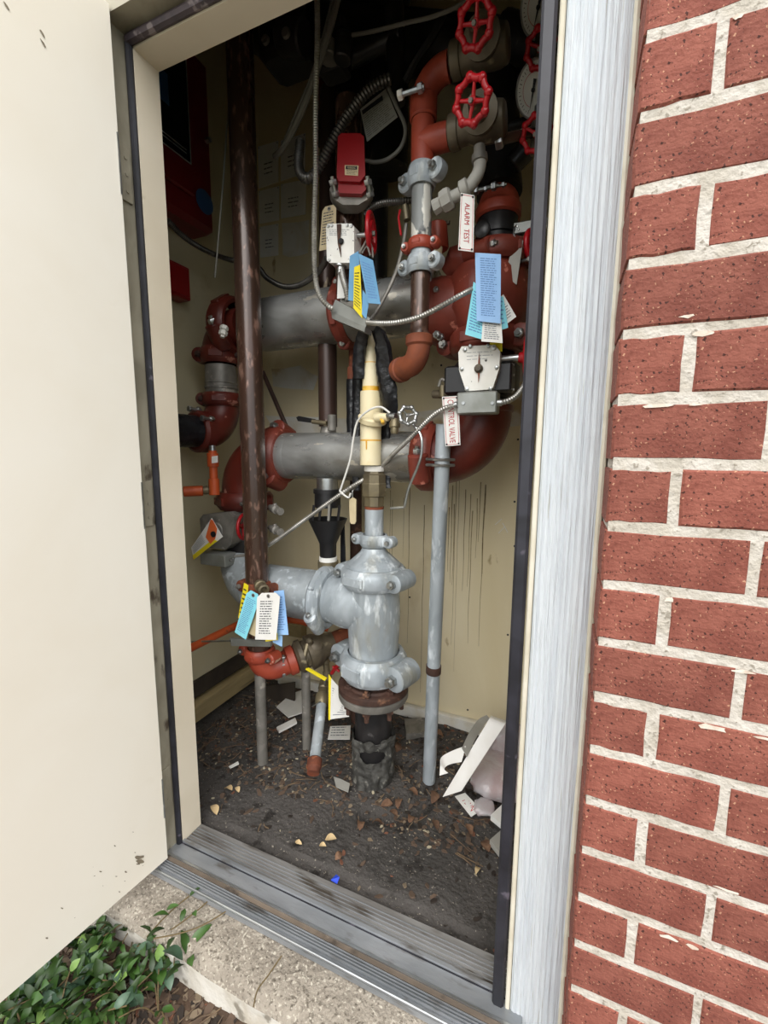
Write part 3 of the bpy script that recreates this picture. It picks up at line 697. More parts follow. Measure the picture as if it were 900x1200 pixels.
# orange pipe runs low at the back
solo('orange_pipe', 'flat orange pipe slanting along the left wall behind the paper tags', 'pipe', M().tube([at(214, 764, .30), at(285, 729, .62)], .017, 12), 'orange_plastic')
solo('orange_pipe', 'orange pipe passing under the galvanized pipe at the back', 'pipe', M().tube([at(328, 724, .64), at(352, 727, .66), at(385, 736, .70)], .018, 12), 'orange_plastic')
solo('sill_block', 'tan wood block on the back wall under the galvanized pipe', 'wood block', M().box(at(347, 737, .91), .10, .05, .07, bev=.003), 'timber')

# ---- small ball valve with yellow lever and leaning pipe
t = thing('drain_pipe', 'short grey galvanized pipe leaning to the dirt with a rusty capped end', 'pipe')
a, b = at(377, 824, .55), at(369, 890, .36); 
M().cyl(a, b, .021, 20).build('pipe', 'galvanized', t)
d = (b-a).normalized(); M().lathe(b-d*.005, d, [(0, .022), (.006, .028), (.035, .028), (.04, .024), (.055, .023)], 18).build('end_cap', 'rust', t)
t = thing('ball_valve', 'small grey ball valve with a yellow lever left of the rusty flange', 'valve')
c = at(379, 808, .57); M().lathe(a+d*.01, -d, [(0, .022), (.01, .028), (.03, .030), (.045, .030), (.05, .024), (.075, .020), (.08, .024), (.10, .022), (.13, .016)], 14).build('body', 'brass_dull', t)
q = [at(355, 783, .50), at(357, 782, .50), at(382, 796, .50), at(380.5, 798, .50)]
M().prism(q, V((0, .010, .001))).build('lever', 'paper_yellow', t)
M().tube([at(381, 797, .51), at(381, 803, .55)], .004, 8).build('lever_stem', 'steel', t)
bolt(t, at(388, 804, .55), V((.4, -.8, .3)), .010, .03, 'packing_nut')
M().tube([at(366, 828, .53), at(376, 822, .53)], .003, 6).build('lock_pin', 'steel', t)
t = thing('small_hydrant_valve', 'little bronze valve with a bright red handle beside the rusty flange', 'valve')
M().lathe(at(384, 795, .62), V((-.1, 0, 1)), [(0, .018), (.03, .02), (.035, .014), (.07, .014), (.075, .02), (.10, .018)], 12).build('body', 'brass_dull', t)
M().tube([at(389, 789, .58), at(393, 783, .57), at(397, 779, .57)], .008, 8).tube([at(390, 781, .57), at(398, 787, .57)], .006, 8).build('handle', 'bright_red', t)
t = thing('paper_booklet', 'curled inspection paper with a yellow edge hanging beside the rusty flange', 'tag')
q = pq([(388, 795), (398, 806), (409, 840), (387, 843)], [.50, .48, .46, .48]); card(q).build('sheet', 'paper_white', t); lines(q, 12, .15, .9, .2, .95, .3, 9, False).build('print', 'ink_soft', t)
q = pq([(385, 790), (388.5, 795), (388, 843), (385, 844)], [.50, .50, .48, .48]); card(q).build('yellow_edge', 'paper_yellow', t)

# ---- middle level: big galvanized spool
zM = at(400, 535, .60).z; YM = .60; rM = wr(56, at(400, 535, .60))
xl, xr = at(329, 535, YM).x, at(497, 535, YM).x
t = thing('galvanized_spool', 'large shiny galvanized pipe across the middle level', 'pipe')
M().lathe((xl, YM, zM), X_, [(0, rM*.98), (.01, rM), (xr-xl, rM)], 40).build('pipe', 'galvanized_pipe', t)
M().lathe((xl+.03, YM, zM), X_, [(0, rM*1.004), (.005, rM*1.008), (.035, rM*1.008), (.04, rM*1.004)], 40).build('groove_band', 'galvanized_pipe', t)
coupling('red coupling at the left end of the middle galvanized pipe', (xl-.012, YM, zM), X_, V((0, -.35, -.94)), rM*1.0, .085, 'red_iron', earL=1.1)
coupling('red coupling left of the CONTROL VALVE sign', (at(502, 535, YM).x, YM, zM), X_, V((0, -.9, -.3)), rM*1.0, .075, 'red_iron', earL=1.18)
# elbow left of middle level going down
m = M().tube(bend([V((xl-.01, YM, zM)), V((A3[0], YM, zM)), V((A3[0], YM, VP(A3, 590).z))], .155, 14), rM*1.03, 32)
solo('red_elbow', 'dark red elbow at the left end of the middle pipe, behind the tall dark pipe', 'pipe elbow', m, 'dark_red_iron')
coupling('dark red coupling under the left elbow, above the grey tamper switch', VP(A3, 586), Z_, V((.9, -.42, 0)), rM*1.0, .075, 'dark_red_iron', earL=1.35, boltmat='cast_grey')
t = thing('butterfly_valve', 'grey control valve at the left with a red wheel and a dangling paper tag', 'valve')
c = VP(A3, 625); M().cyl(VP(A3, 650), VP(A3, 596), rM*.98, 28).build('body', 'black_iron', t)
q = pq([(238, 603), (268, 601), (275, 609), (272, 638), (266, 644), (243, 642), (236, 634), (234, 610)], .47) if False else [at(x, y, .46) for x, y in [(238, 603), (268, 600), (274, 606), (275, 615), (271, 638), (264, 644), (243, 642), (236, 632), (234, 608)]]
M().prism(q, V((0, .06, 0))).build('gear_housing', 'cast_grey', t)
M().cyl(at(252, 622, .45), at(252, 622, .455)+Y_*.02, .035, 16, bev=.005).build('gear_cover', 'cast_grey', t)
M().cyl(at(266, 613, .48), at(284, 614, .48), .010, 10).build('shaft', 'steel', t)
handwheel(t, at(287, 617, .485), V((1, .15, 0)), .058, 'bright_red', 0, .12)
bx_ = M().box(at(256, 654, .46), .135, .07, .052, bev=.003); bx_.build('switch_box', 'grey_metal', t)
bolt(t, at(271, 656, .42), V((.3, -.9, 0)), .007, .02, 'box_screw')
solo('box_conduit_stub', 'short thin grey conduit leaving the left switch box', 'conduit', M().cyl(at(275, 652, .44), at(292, 650, .46), .006, 10), 'conduit')
for (x, y), lb in (((325, 598), 'upper grey test cock right of the tall dark pipe'), ((325, 622), 'lower grey test cock right of the tall dark pipe')):
    t = thing('test_cock', lb, 'valve', 'test cocks'); a = at(x-9, y-4, .50); b = at(x+7, y+3, .46); M().lathe(a, b-a, [(0, .010), (.02, .012), (.024, .017), (.05, .018), (.054, .012), (.07, .012), (.072, .015), (.085, .015)], 10).build('body', 'cast_grey', t)
    M().cyl(at(x-3, y-8, .48), at(x-1, y, .48), .007, 8).build('stem', 'cast_grey', t)

# below the middle pipe: nipple, black air gap funnel, brass, orange ring
A5 = vpipe(384, 600, .57)
def P5(y): return VP(A5, y)
def seg5(m, y0, y1, w0, w1=None): return m.lathe(P5(y0), Z_, [(0, wr(w0, P5(y0))), (P5(y1).z-P5(y0).z, wr(w1 or w0, P5(y1)))], 24)
t = thing('drain_funnel', 'black air gap drain with an open funnel hanging from the middle pipe', 'drain')
seg5(M(), 575, 560, 25).build('silver_nipple', 'steel', t)
seg5(seg5(M(), 594, 575, 31, 30), 578, 573, 33).build('black_body', 'black_plastic', t)
m = M(); 
for x in (366, 374, 386, 396): m.tube([at(x+2, 592, .54), at(x, 610, .53)], .0055, 6)
m.build('spacer_legs', 'black_plastic', t)
M().cyl(at(386, 588, .51), at(385, 610, .52), .005, 8).build('pale_spring', 'tag_grey', t)
zt5, zb5 = P5(608).z, P5(652).z; rt5, rb5 = wr(46, P5(608)), wr(19, P5(645)); h = zt5-zb5
M().lathe((A5[0], A5[1], zb5), Z_, [(0, rb5), (h*.35, rb5*1.05), (h*.45, rb5*1.25), (h*.95, rt5*.96), (h, rt5), (h, rt5*.93), (h*.5, rb5*1.1), (h*.4, rb5*.6)], 32).build('funnel', 'black_plastic', t)
seg5(M(), 657, 652, 21).build('white_collar', 'paper_white', t)
seg5(M(), 667, 657, 24).build('brass_nut', 'brass_dull', t)
seg5(M(), 678, 666, 23).build('orange_socket', 'orange_rubber', t)
solo('drain_pipe_behind', 'dark brown pipe seen right of the black funnel', 'pipe', M().cyl(VP(vpipe(417, 600, .80), 560), V((*vpipe(417, 600, .80), .0)), .026, 16), 'rust_dark')
solo('black_strap', 'narrow black strap hanging right of the black funnel', 'strap', M().prism([at(399, 612, .62), at(403, 612, .62), at(405, 668, .62), at(399, 668, .62)], (0, .006, 0)), 'black_wrap')

# brown vertical pipe between the two levels
A6 = vpipe(384, 450, .64)
def P6(y): return VP(A6, y)
t = thing('brown_pipe', 'worn brown pipe dropping between the upper and middle galvanized pipes', 'pipe')
M().cyl(P6(500), P6(395), wr(22, P6(450)), 24).build('pipe', 'dark_pipe_worn', t)
m = M().lathe(P6(508), Z_, [(0, wr(20, P6(500))), (.02, wr(17, P6(500))), (.06, wr(16, P6(500)))], 20); m.build('grey_base_fitting', 'cast_grey', t)
solo('brown_pipe', 'dark brown pipe rising above the upper galvanized pipe near the tamper switch', 'pipe', M().cyl(P6(350), (A6[0], A6[1]+.03, 2.6), wr(20, P6(350)), 20), 'dark_pipe_worn')
t = thing('shutoff_valve', 'small valve with a black lever on the back wall above the middle pipe', 'valve')
M().prism([at(347, 489, .60), at(350, 487.5, .60), at(368, 491, .60), at(368, 496, .60), at(349, 493.5, .60)], (0, .012, 0)).build('lever', 'black_plastic', t)
M().cyl(at(366, 494, .60), at(383, 496, .60), .009, 10).build('stem', 'brass_dull', t)
M().cyl(at(389, 486, .585), at(389, 505, .585), .017, 12, bev=.003).build('body', 'cast_grey', t)
solo('diagonal_rod', 'thin dark rod slanting from the tall dark pipe down to the red coupling', 'rod', M().cyl(at(308, 436, .72), at(339, 508, .66), .010, 10), 'dark_pipe_worn')
t = thing('black_hose', 'black wrapped pipe hanging left of the cream pipe with a rusty fitting on top', 'pipe')
A7 = vpipe(413, 500, .66); 
M().tube([VP(A7, y)+V((noise.noise(V((y*.1, 0, 0)))*.006, 0, 0)) for y in range(445, 560, 8)], .024, 12).build('wrapped_pipe', 'black_wrap', t)
M().cyl(VP(A7, 447), VP(A7, 430), .020, 12, bev=.003).build('rusty_fitting', 'rust_bright', t)
M().cyl(VP(A7, 430), VP(A7, 395), .014, 12).build('rusty_pipe', 'rust', t)

# ---- right: valve 2 and red elbow
A8 = vpipe(566, 500, .60)
def P8(y): return VP(A8, y)
m = M().tube(bend([V((at(505, 535, YM).x, YM, zM)), V((A8[0], YM, zM)), P8(478)], .155, 16), rM*1.0, 36)
t = thing('red_elbow', 'large dark red elbow at the right below the white octagonal plate', 'pipe elbow')
m.build('body', 'dark_red_iron', t)
M().lathe(P8(484), Z_, [(0, rM*1.02), (.004, rM*1.06), (.02, rM*1.06), (.024, rM*1.0)], 32).build('collar', 'dark_red_iron', t)
t = thing('control_valve', 'right control valve with a white octagonal indicator plate and a red wheel', 'valve')
M().lathe(P8(470), Z_, [(0, rM*.95), (.02, rM*1.2), (P8(425).z-P8(470).z-.02, rM*1.2), (P8(425).z-P8(470).z, rM*1.0)], 32).build('body', 'black_iron', t)
M().box(at(562, 446, .50), .205, .09, .085, bev=.006).build('gear_box', 'black_plastic', t)
oct_ = [(541, 406), (580, 404), (586, 412), (585, 432), (577, 456), (546, 458.5), (538, 434), (537, 413)]
pl = M().prism([at(x, y, .43) for x, y in oct_], (0, .028, 0)).build('indicator_plate', 'white_plate', t)
q = pq([(560, 413), (563, 413), (562, 448), (560, 448)], .428); M().prism([bil(q, .5, 0), bil(q, 1, .35), bil(q, .8, .5), bil(q, .9, .8), bil(q, .4, 1), bil(q, 0, .7), bil(q, .1, .4)], (0, -.003, 0)).build('pointer', 'rust_bright', pl)
c = at(561, 432, .429); M().lathe(c, -Y_, [(0, .013), (.004, .013), (.006, .009), (.012, .008)], 16).build('pointer_hub', 'brass_dark', pl)
for x, y in ((545, 410), (551, 406), (572, 405.5), (579, 408), (541, 432.5), (582, 430.5), (547, 456), (575, 455.5)):
    c = at(x, y, .429); M().lathe(c, -Y_, [(0, .006), (.003, .006), (.004, .004)], 10).build('plate_screw', 'steel', pl)
q = pq([(541, 412), (582, 410), (582, 425), (541, 427)], .43); lines(q, 3, .15, .9, .1, .9, .12, 3).build('print', 'ink_soft', pl)
sb = M().box(at(560.5, 473, .43), .118, .06, .064, bev=.004).build('switch_box', 'grey_metal', t)
for x in (543, 577): M().lathe(at(x, 472.5, .399), -Y_, [(0, .005), (.003, .005)], 8).build('box_screw', 'steel', sb)
M().cyl(at(584, 421, .47), at(610, 419, .47), .010, 12).build('shaft', 'steel', t)
M().cyl(at(608, 419, .47), at(617, 419, .47), .014, 12, .019).build('wheel_hub', 'bright_red', t)
handwheel(t, at(619, 419, .47), V((1, -.02, 0)), .070, 'bright_red', 0, .12)
for x, y in ((598, 440), (598, 457), (598, 428)): bolt(t, at(x, y, .50), X_, .007, .02)
M().cyl(at(536, 474, .40), at(533, 475, .40), .010, 10).build('conduit_connector', 'steel', t)
M().cyl(at(583, 472, .40), at(588, 472, .40), .010, 10).build('conduit_connector', 'steel', t)
solo('conduit', 'short flexible conduit curving up from the right switch box', 'conduit', flex([at(587, 472, .40), at(597, 469, .41), at(607, 462, .43), at(616, 448, .47), at(622, 430, .52)], .0085), 'conduit')
solo('conduit', 'long flexible conduit running from the right switch box past the cream pipe down left', 'conduit', flex([at(533, 475, .40), at(520, 479, .40), at(505, 489, .41), at(483, 511, .43), at(462, 531, .47), at(440, 553, .53), at(405, 575, .45), at(360, 607, .45), at(318, 637, .46), at(290, 652, .50)], .0082), 'conduit')
t = thing('test_cock', 'small brass test cock left of the white octagonal plate', 'valve')
M().cyl(at(508, 462, .52), at(528, 462, .50), .013, 12, .015).build('body', 'brass_dark', t)
M().cyl(at(519, 465, .50), at(519, 452, .50), .012, 10).build('stem', 'brass_dull', t)
M().tube(smooth([at(514, 453, .49), at(517, 445, .49), at(522, 447, .49), at(525, 455, .49)]), .005, 8).build('handle', 'cast_grey', t)
# red body above valve 2
coupling('red coupling between the white octagonal plate and the red valve body', P8(402), Z_, V((1, -.2, 0)), rM*1.0, .075, 'red_iron', earL=1.35)
t = thing('alarm_valve', 'big bulging red valve body at the upper right behind the blue tags', 'valve')
zU = at(500, 368, .60).z; rUp = wr(60, at(480, 370, .60)); xT = at(512, 366, .60).x
M().lathe(P8(404), Z_, [(0, rM), (.03, rM*1.08), (P8(368).z-P8(404).z, rM*1.5), (P8(330).z-P8(404).z, rM*1.40), (P8(306).z-P8(404).z, rM*1.02), (P8(296).z-P8(404).z, rM*1.0)], 36).build('body', 'red_iron', t)
M().lathe((xT-.02, .60, zU), X_, [(0, rUp*1.0), (.01, rUp*1.18), (.035, rUp*1.2), (.045, rUp*1.22), (.06, rUp*1.2), (.20, rUp*1.15)], 36).build('inlet_flange', 'red_iron', t)
bolt(t, at(513, 393, .50), V((-.1, -1, 0)), .013, .03); bolt(t, at(512, 340, .50), V((-.1, -1, 0)), .010, .03)
P9 = VP(A8, 290)
nk = at(582, 290, .58); A9 = (nk.x, nk.y)
def P9(y): return VP(A9, y+15)
c = at(530, 305, .58)
M().tube([at(526, 322, .58), at(535, 310, .57), at(552, 308, .57), at(580, 315, .58)], [.03, .055, .065, .07], 24).build('shoulder', 'red_iron', t)
coupling('red coupling just above the blue tags, under the black valve', P9(289), Z_, V((-.45, -.9, 0)), rM*.92, .06, 'red_iron', earL=1.05)
t = thing('black_valve', 'black cylindrical valve body with a round side knob, right of the ALARM TEST sign', 'valve')
rV = wr(49, P9(258)); hV = P9(237).z-P9(283).z
M().lathe(P9(284), Z_, [(0, rV*.98), (hV*.18, rV), (hV*.2, rV*1.04), (hV*.28, rV*1.04), (hV*.3, rV*.97), (hV*.4, rV*.97), (hV*.42, rV*1.05), (hV*.5, rV*1.05), (hV*.52, rV*.98), (hV*.95, rV*.96), (hV, rV*.9)], 36).build('body', 'black_plastic', t)
c = at(565, 269, .47); M().lathe(c+Y_*.02, -Y_, [(-.03, .02), (.01, .022), (.014, .024), (.024, .024), (.028, .018)], 20).build('knob', 'black_iron', t)
t = thing('red_elbow', 'red elbow on top of the black valve at the upper right', 'pipe elbow')
M().tube(bend([P9(240), P9(224), P9(224)+V((-.02, .2, .05))], .07), rV*1.0, 28).build('body', 'orange_red_iron', t)
M().lathe(P9(243), Z_, [(0, rV*1.0), (.006, rV*1.1), (.03, rV*1.1), (.04, rV)], 32).build('collar', 'orange_red_iron', t)
bolt(t, at(576, 219, .49), X_, .012, .05); bolt(t, at(588, 217, .49), X_, .008, .05)
solo('black_pipe', 'black pipe behind the brass valve at the upper right', 'pipe', M().cyl(at(585, 228, .70), at(580, 100, .75), .075, 24), 'black_iron')
solo('bracket_bar', 'grey flat bar running right behind the hanging grey tag', 'bracket', M().box(at(617, 267, .56), .12, .02, .032, bev=.002), 'grey_metal')
t = thing('pull_handle', 'red round handle partly hidden by the door frame at the upper right', 'handle'); handwheel(t, at(624, 288, .55), V((1, -.4, 0)), .045, 'bright_red', 0, .2)
bolt(t, at(619, 304, .52), V((1, -.3, 0)), .010, .05, 'bolt')

# ---- upper galvanized pipe
t = thing('galvanized_spool', 'large galvanized pipe across the upper level behind the tamper switch', 'pipe')
x0, x1, x2 = at(296, 378, .62).x, at(397, 374, .62).x, xT
zU2 = at(350, 376, .62).z; rU2 = wr(62, at(380, 373, .62))
M().cyl((x0, .62, zU2), (x2, .62, zU2), rU2, 40).build('pipe', 'galvanized_pipe', t)
coupling('red coupling behind the grey junction box on the upper pipe', (at(406, 372, .62).x, .62, zU2), X_, V((0, .2, -.95)), rU2*.90, .055, 'red_iron', earL=1.1)
# left: coupling, elbow, grey sleeve, lower elbow, black stub
A10 = vpipe(259, 440, .58)
def P10(y): return VP(A10, y)
rL = wr(38, P10(440))
coupling('dark red coupling at the left end of the upper pipe, white hex nut below it', (at(272, 366, .60).x, .60, zU2), X_, V((0, -.80, -.55)), rU2*.92, .085, 'dark_red_iron', earL=1.0)
t = thing('red_elbow', 'dark red elbow turning down from the upper pipe on the far left', 'pipe elbow')
M().tube(bend([V((at(285, 372, .60).x, .60, zU2)), V((A10[0], .59, zU2)), P10(415)], .13, 14), [rU2*.95]*1+[rL*1.1]*30 if False else rL*1.12, 30).build('body', 'dark_red_iron', t)
bolt(t, at(262, 388, .46), -Z_*.9+V((0, -.3, 0)), .016, .02, 'hex_nut', 'white_plate')
coupling('dark red coupling above the grey sleeve on the far left', P10(418), Z_, V((-.85, -.5, 0)), rL, .065, 'dark_red_iron', earL=1.2, boltmat='rust_dark')
t = thing('grey_sleeve', 'matt grey ribbed pipe sleeve between two dark red couplings on the far left', 'pipe')
hS = P10(428).z-P10(462).z
M().lathe(P10(463), Z_, [(0, rL), (hS*.18, rL), (hS*.2, rL*1.05), (hS*.26, rL*1.05), (hS*.28, rL), (hS*.36, rL), (hS*.38, rL*1.04), (hS*.42, rL*1.04), (hS*.44, rL), (hS, rL*.98)], 32).build('sleeve', 'cast_grey', t)
coupling('dark red coupling below the grey sleeve on the far left', P10(469), Z_, V((-.8, -.55, 0)), rL*1.02, .055, 'dark_red_iron', earL=1.15, boltmat='rust_dark')
t = thing('red_elbow', 'dark red lower elbow on the far left facing the black pipe stub', 'pipe elbow')
s0 = at(222, 505, .40); cE = V((A10[0], A10[1], s0.z-.0))
M().tube(bend([P10(474), cE, V((A10[0]-.012, .45, s0.z))], .11, 14), rL*1.08, 30).build('body', 'dark_red_iron', t)
dS = V((-.10, -.95, 0)).normalized(); pS = V((A10[0]-.012, .465, s0.z))
M().lathe(pS, dS, [(-.03, rL*1.1), (-.02, rL*1.32), (.02, rL*1.32), (.03, rL*1.15)], 32).build('flange_ring', 'dark_red_iron', t)
for a in (.6, 1.5, 2.4): bolt(t, pS+V((math.cos(a)*rL*1.35, -.02, math.sin(a)*rL*1.35)), -dS, .012, .04)
solo('black_pipe', 'glossy black wrapped pipe stub coming from the far left elbow towards the door jamb', 'pipe', M().tube([pS+dS*k*.02+V((noise.noise(V((k*.5, 0, 0)))*.006, 0, 0)) for k in range(0, 18)], [rL*(1.0+.06*noise.noise(V((k*.8, 3, 0)))) for k in range(18)], 20), 'black_wrap')
# orange small piping far left
A11 = vpipe(250, 550, .44)
t = thing('orange_pipe', 'small orange plastic pipe with an elbow below the far left red elbow', 'pipe')
M().cyl(VP(A11, 576), VP(A11, 528), .016, 14).build('upright', 'orange_plastic', t)
M().cyl(VP(A11, 547), VP(A11, 531), .022, 14, bev=.002).build('socket', 'orange_plastic', t); M().cyl(VP(A11, 580), VP(A11, 561), .021, 14, bev=.002).build('elbow', 'orange_plastic', t)
q = pq([(248, 535), (255, 534), (255, 542), (248, 543)], .40); card(q).build('white_label', 'paper_white', t)
M().cyl(at(215, 576, .36), at(238, 575, .41), .021, 14, bev=.002).build('side_pipe', 'orange_plastic', t)
M().lathe(at(237, 575, .41), at(250, 573, .44)-at(237, 575, .41), [(0, .015), (.01, .018), (.022, .018), (.026, .012), (.05, .012)], 10).build('brass_connector', 'brass_dull', t)
M().cyl(VP(A11, 530), VP(A11, 522), .013, 10).build('steel_nipple', 'steel', t)

# pole on the right with pipe clamp
pb, pt = at(503, 907, .575), at(520, 497, .455)
def P12(y):
    a = (y-907)/(497-907); return pb.lerp(pt, a)
t = thing('support_pole', 'tall thin galvanized pole right of the central riser, clamp near its top', 'pole')
pd = (pt-pb).normalized()
M().cyl(pb-pd*.03, pt, wr(16.5, P12(700)), 20).build('pole', 'galvanized_chalky', t)
c = P12(537); rq = wr(17, c)
for dz in (.0, .018): M().tube([c+V((-.050, -rq*.4, dz)), c+V((-rq*1.1, -rq*.9, dz)), c+V((0, -rq*1.25, dz)), c+V((rq*1.1, -rq*.8, dz)), c+V((.040, .0, dz))], .005, 6).build('clamp_band', 'steel', t)
M().cyl(P12(770), P12(761), wr(18, P12(760)), 16).build('rust_patch', 'rust_dark', t)

# ---- centre red assembly in front
YC = .40
A13 = vpipe(494, 250, YC)
def P13(y): return VP(A13, y)
r13 = wr(25, P13(250))
t = thing('drain_line_pipe', 'scuffed galvanized pipe with flaking white paint between two couplings', 'pipe')
M().cyl(P13(283), P13(205), r13*.96, 28).build('pipe', 'worn_zinc', t)
coupling('galvanized coupling under the orange red tee', P13(208), Z_, V((1, -.35, 0)), r13*1.05, .058, 'galvanized_chalky', earL=1.62)
coupling('small red coupling round the flaking galvanized pipe', P13(288), Z_, V((1, -.1, 0)), r13*.98, .032, 'orange_red_iron', earL=1.5)
solo('short_pipe', 'short clean galvanized pipe between a red and a galvanized coupling', 'pipe', M().cyl(P13(310), P13(290), r13*.96, 28), 'galvanized_chalky')
coupling('galvanized coupling above the dark pipe with the rusty elbow', P13(311), Z_, V((1, -.25, 0)), r13*1.03, .05, 'galvanized_chalky', earL=1.6)
solo('dark_pipe', 'dark brown pipe above the rusty elbow in front of the upper spool', 'pipe', M().cyl(P13(400), P13(318), r13*.92, 28), 'dark_pipe')
t = thing('rusty_elbow', 'rusty threaded elbow in front of the upper right valve', 'pipe elbow')
eE = at(462, 437, .50)
cE2 = VP(A13, 424)
M().tube(bend([P13(398), cE2, cE2+(eE-cE2)*.75], .055, 12), r13*1.12, 28).build('body', 'rust_bright', t)
M().lathe(P13(406), Z_, [(0, r13*1.12), (.006, r13*1.32), (.028, r13*1.34), (.032, r13*1.2)], 28).build('rim', 'rust_bright', t)
dE = (eE-cE2).normalized(); M().lathe(cE2+(eE-cE2)*.62, dE, [(0, r13*1.12), (.004, r13*1.28), (.025, r13*1.28), (.03, r13)], 28).build('rim', 'rust_bright', t)
solo('dark_pipe', 'dark rusty pipe running from the rusty elbow back behind the black wrapping', 'pipe', M().cyl(cE2+(eE-cE2)*.7, cE2+(eE-cE2)*2.2, r13*.95, 24), 'dark_pipe')
t = thing('red_tee', 'orange red tee above the upper galvanized coupling, branch to the right', 'pipe fitting')
M().lathe(P13(200), Z_, [(0, r13*1.03), (P13(178).z-P13(200).z, r13*1.08), (P13(150).z-P13(200).z, r13*1.08), (P13(128).z-P13(200).z, r13*1.0)], 28).build('run', 'orange_red_iron', t)
zb_ = P13(168).z; br = at(526, 168, YC+.0).x
M().lathe((A13[0], YC, zb_), X_, [(0, r13*1.1), (.05, r13*1.15), (br-A13[0], r13*1.12)], 28).build('branch', 'orange_red_iron', t)
t = thing('red_elbow', 'orange red elbow at the top, feeding the upper brass valve', 'pipe elbow')
zt13 = P13(88).z
M().tube(bend([P13(142), V((A13[0], YC, zt13)), V((br-.004, YC, zt13))], .10, 14), r13*1.12, 28).build('body', 'orange_red_iron', t)
M().lathe(P13(142), Z_, [(0, r13*1.1), (.004, r13*1.24), (.055, r13*1.24), (.06, r13*1.1)], 28).build('collar', 'orange_red_iron', t)
c = P13(122)+V((-.01, -.055, 0)); M().cyl(c-X_*.04, c+X_*.03, .007, 8).build('bolt_shank', 'steel', t)
m = M(); hexnut(c-X_*.046, X_, .013, .014, m); m.build('bolt_head', 'white_plate', t); m = M(); hexnut(c+X_*.012, X_, .013, .014, m); m.build('bolt_nut', 'steel', t)
def angle_valve(label, y, wy, wlabel):
    t = thing('brass_valve', label, 'valve')
    z = P13(y).z; x = br; r = r13*1.2
    M().lathe((x, YC, z), X_, [(0, r*.95), (.004, r*1.12), (.012, r*1.16), (.028, r*1.12), (.03, r*1.0), (.055, r*.95), (.07, r*1.2), (.13, r*1.25), (.15, r*1.1), (.155, r*.9)], 28).build('body', 'brass_dark', t)
    cc = V((x+.10, YC-.02, z)); up = (at(553, wy, .26)-cc).normalized()
    M().lathe(cc, up, [(0, r*1.1), (.03, r*1.05), (.04, r*1.25), (.05, r*1.25), (.055, r*.7), (.09, r*.5), (.12, r*.32)], 20).build('bonnet', 'brass_dark', t)
    P = at(553 if y > 120 else 557, wy, .25); M().cyl(cc+up*.1, P, .008, 10).build('stem', 'steel', t)
    handwheel(t, P, (toc(P)+V((-.45, 0, .25))), .047, 'bright_red', 8, .16, 'handwheel', 4)
    return t
v1 = angle_valve('lower brass angle valve with a bright red scalloped wheel, top centre', 166, 118, '')
v2 = angle_valve('upper brass valve with a red scalloped wheel in shadow at the top edge', 84, 27, '')
t = thing('outlet_pipe', 'brown side pipe from the lower brass valve to a little red wheel by the frame', 'pipe')
M().cyl(at(585, 164, .42), at(625, 155, .48), .013, 14).build('pipe', 'dark_pipe', t)
m = M(); hexnut(at(581, 165, .42), X_, .022, .02, m); m.build('nut', 'steel', t)
solo('dark_pipe', 'black side pipe above the brown one, lost in shadow', 'pipe', M().cyl(at(578, 155, .60), at(625, 140, .62), .014, 12), 'black_iron')
t = thing('alarm_line', 'grey painted elbow and unions curving down from the lower brass valve to the sign', 'pipe')
M().tube(bend([at(562, 183, .36), at(563, 200, .36), at(548, 222, .36), at(522, 236, .37)], .05, 8), .0165, 16).build('pipe', 'tag_grey', t)
a, b = at(550, 218, .36), at(520, 237, .37); d = (b-a).normalized()
M().lathe(a, d, [(0, .017), (.004, .024), (.022, .024), (.026, .018)], 16).build('socket', 'tag_grey', t)
M().lathe(a+d*.05, d, [(0, .019), (.004, .028), (.014, .030), (.03, .028), (.034, .019), (.05, .021), (.056, .021)], 8).build('union_nut', 'tag_grey', t, sharp=25)
M().lathe(at(562, 181, .36), V((.05, 0, -1)), [(-.02, .015), (0, .016), (.002, .021), (.018, .021), (.02, .016)], 12).build('top_socket', 'cast_grey', t)

# signs
def sign(label, q, s, mt, ink, rot, u, v, border=True):
    t = thing('sign', label, 'sign'); n = nrm(q)
    M().prism(q, -n*.003).build('plate', mt, t)
    if border:
        m = M(); e = .045; f = .03
        def bar(a, b, c, d):
            P = [bil(q, a, c)+n*.0005, bil(q, b, c)+n*.0005, bil(q, b, d)+n*.0005, bil(q, a, d)+n*.0005]; m.add(P, [(0, 1, 2, 3)])
        wu, wv = .03, .010
        bar(.07, .93, .022, .022+wv); bar(.07, .93, .968, .978); bar(.07, .07+wu, .022, .978); bar(.90, .93, .022, .978)
        b_ = m.build('border', ink, t); b_['kind'] = 'stuff'
    for a, b in ((.1, .035), (.9, .035), (.1, .965), (.9, .965)):
        M().cyl(bil(q, a, b), bil(q, a, b)+n*.002, .0028, 8).build('rivet', 'ink_black', t)
    text(t, s, q, u[0], u[1], v[0], v[1], ink, rot)
    return t
sign('white sign reading ALARM TEST in red, hanging turned on its end', pq([(540, 226), (556, 229), (554.7, 295), (537, 293)], [.34, .34, .34, .34]), 'ALARM  TEST', 'paper_white', 'ink_red', True, (.34, .70), (.16, .86))
sign('white sign reading CONTROL VALVE in red, hanging turned on its end', pq([(518, 465), (537, 464), (539.5, 521.5), (522, 523)], [.415]*4), 'CONTROL VALVE', 'paper_white', 'ink_red', True, (.32, .70), (.07, .94))

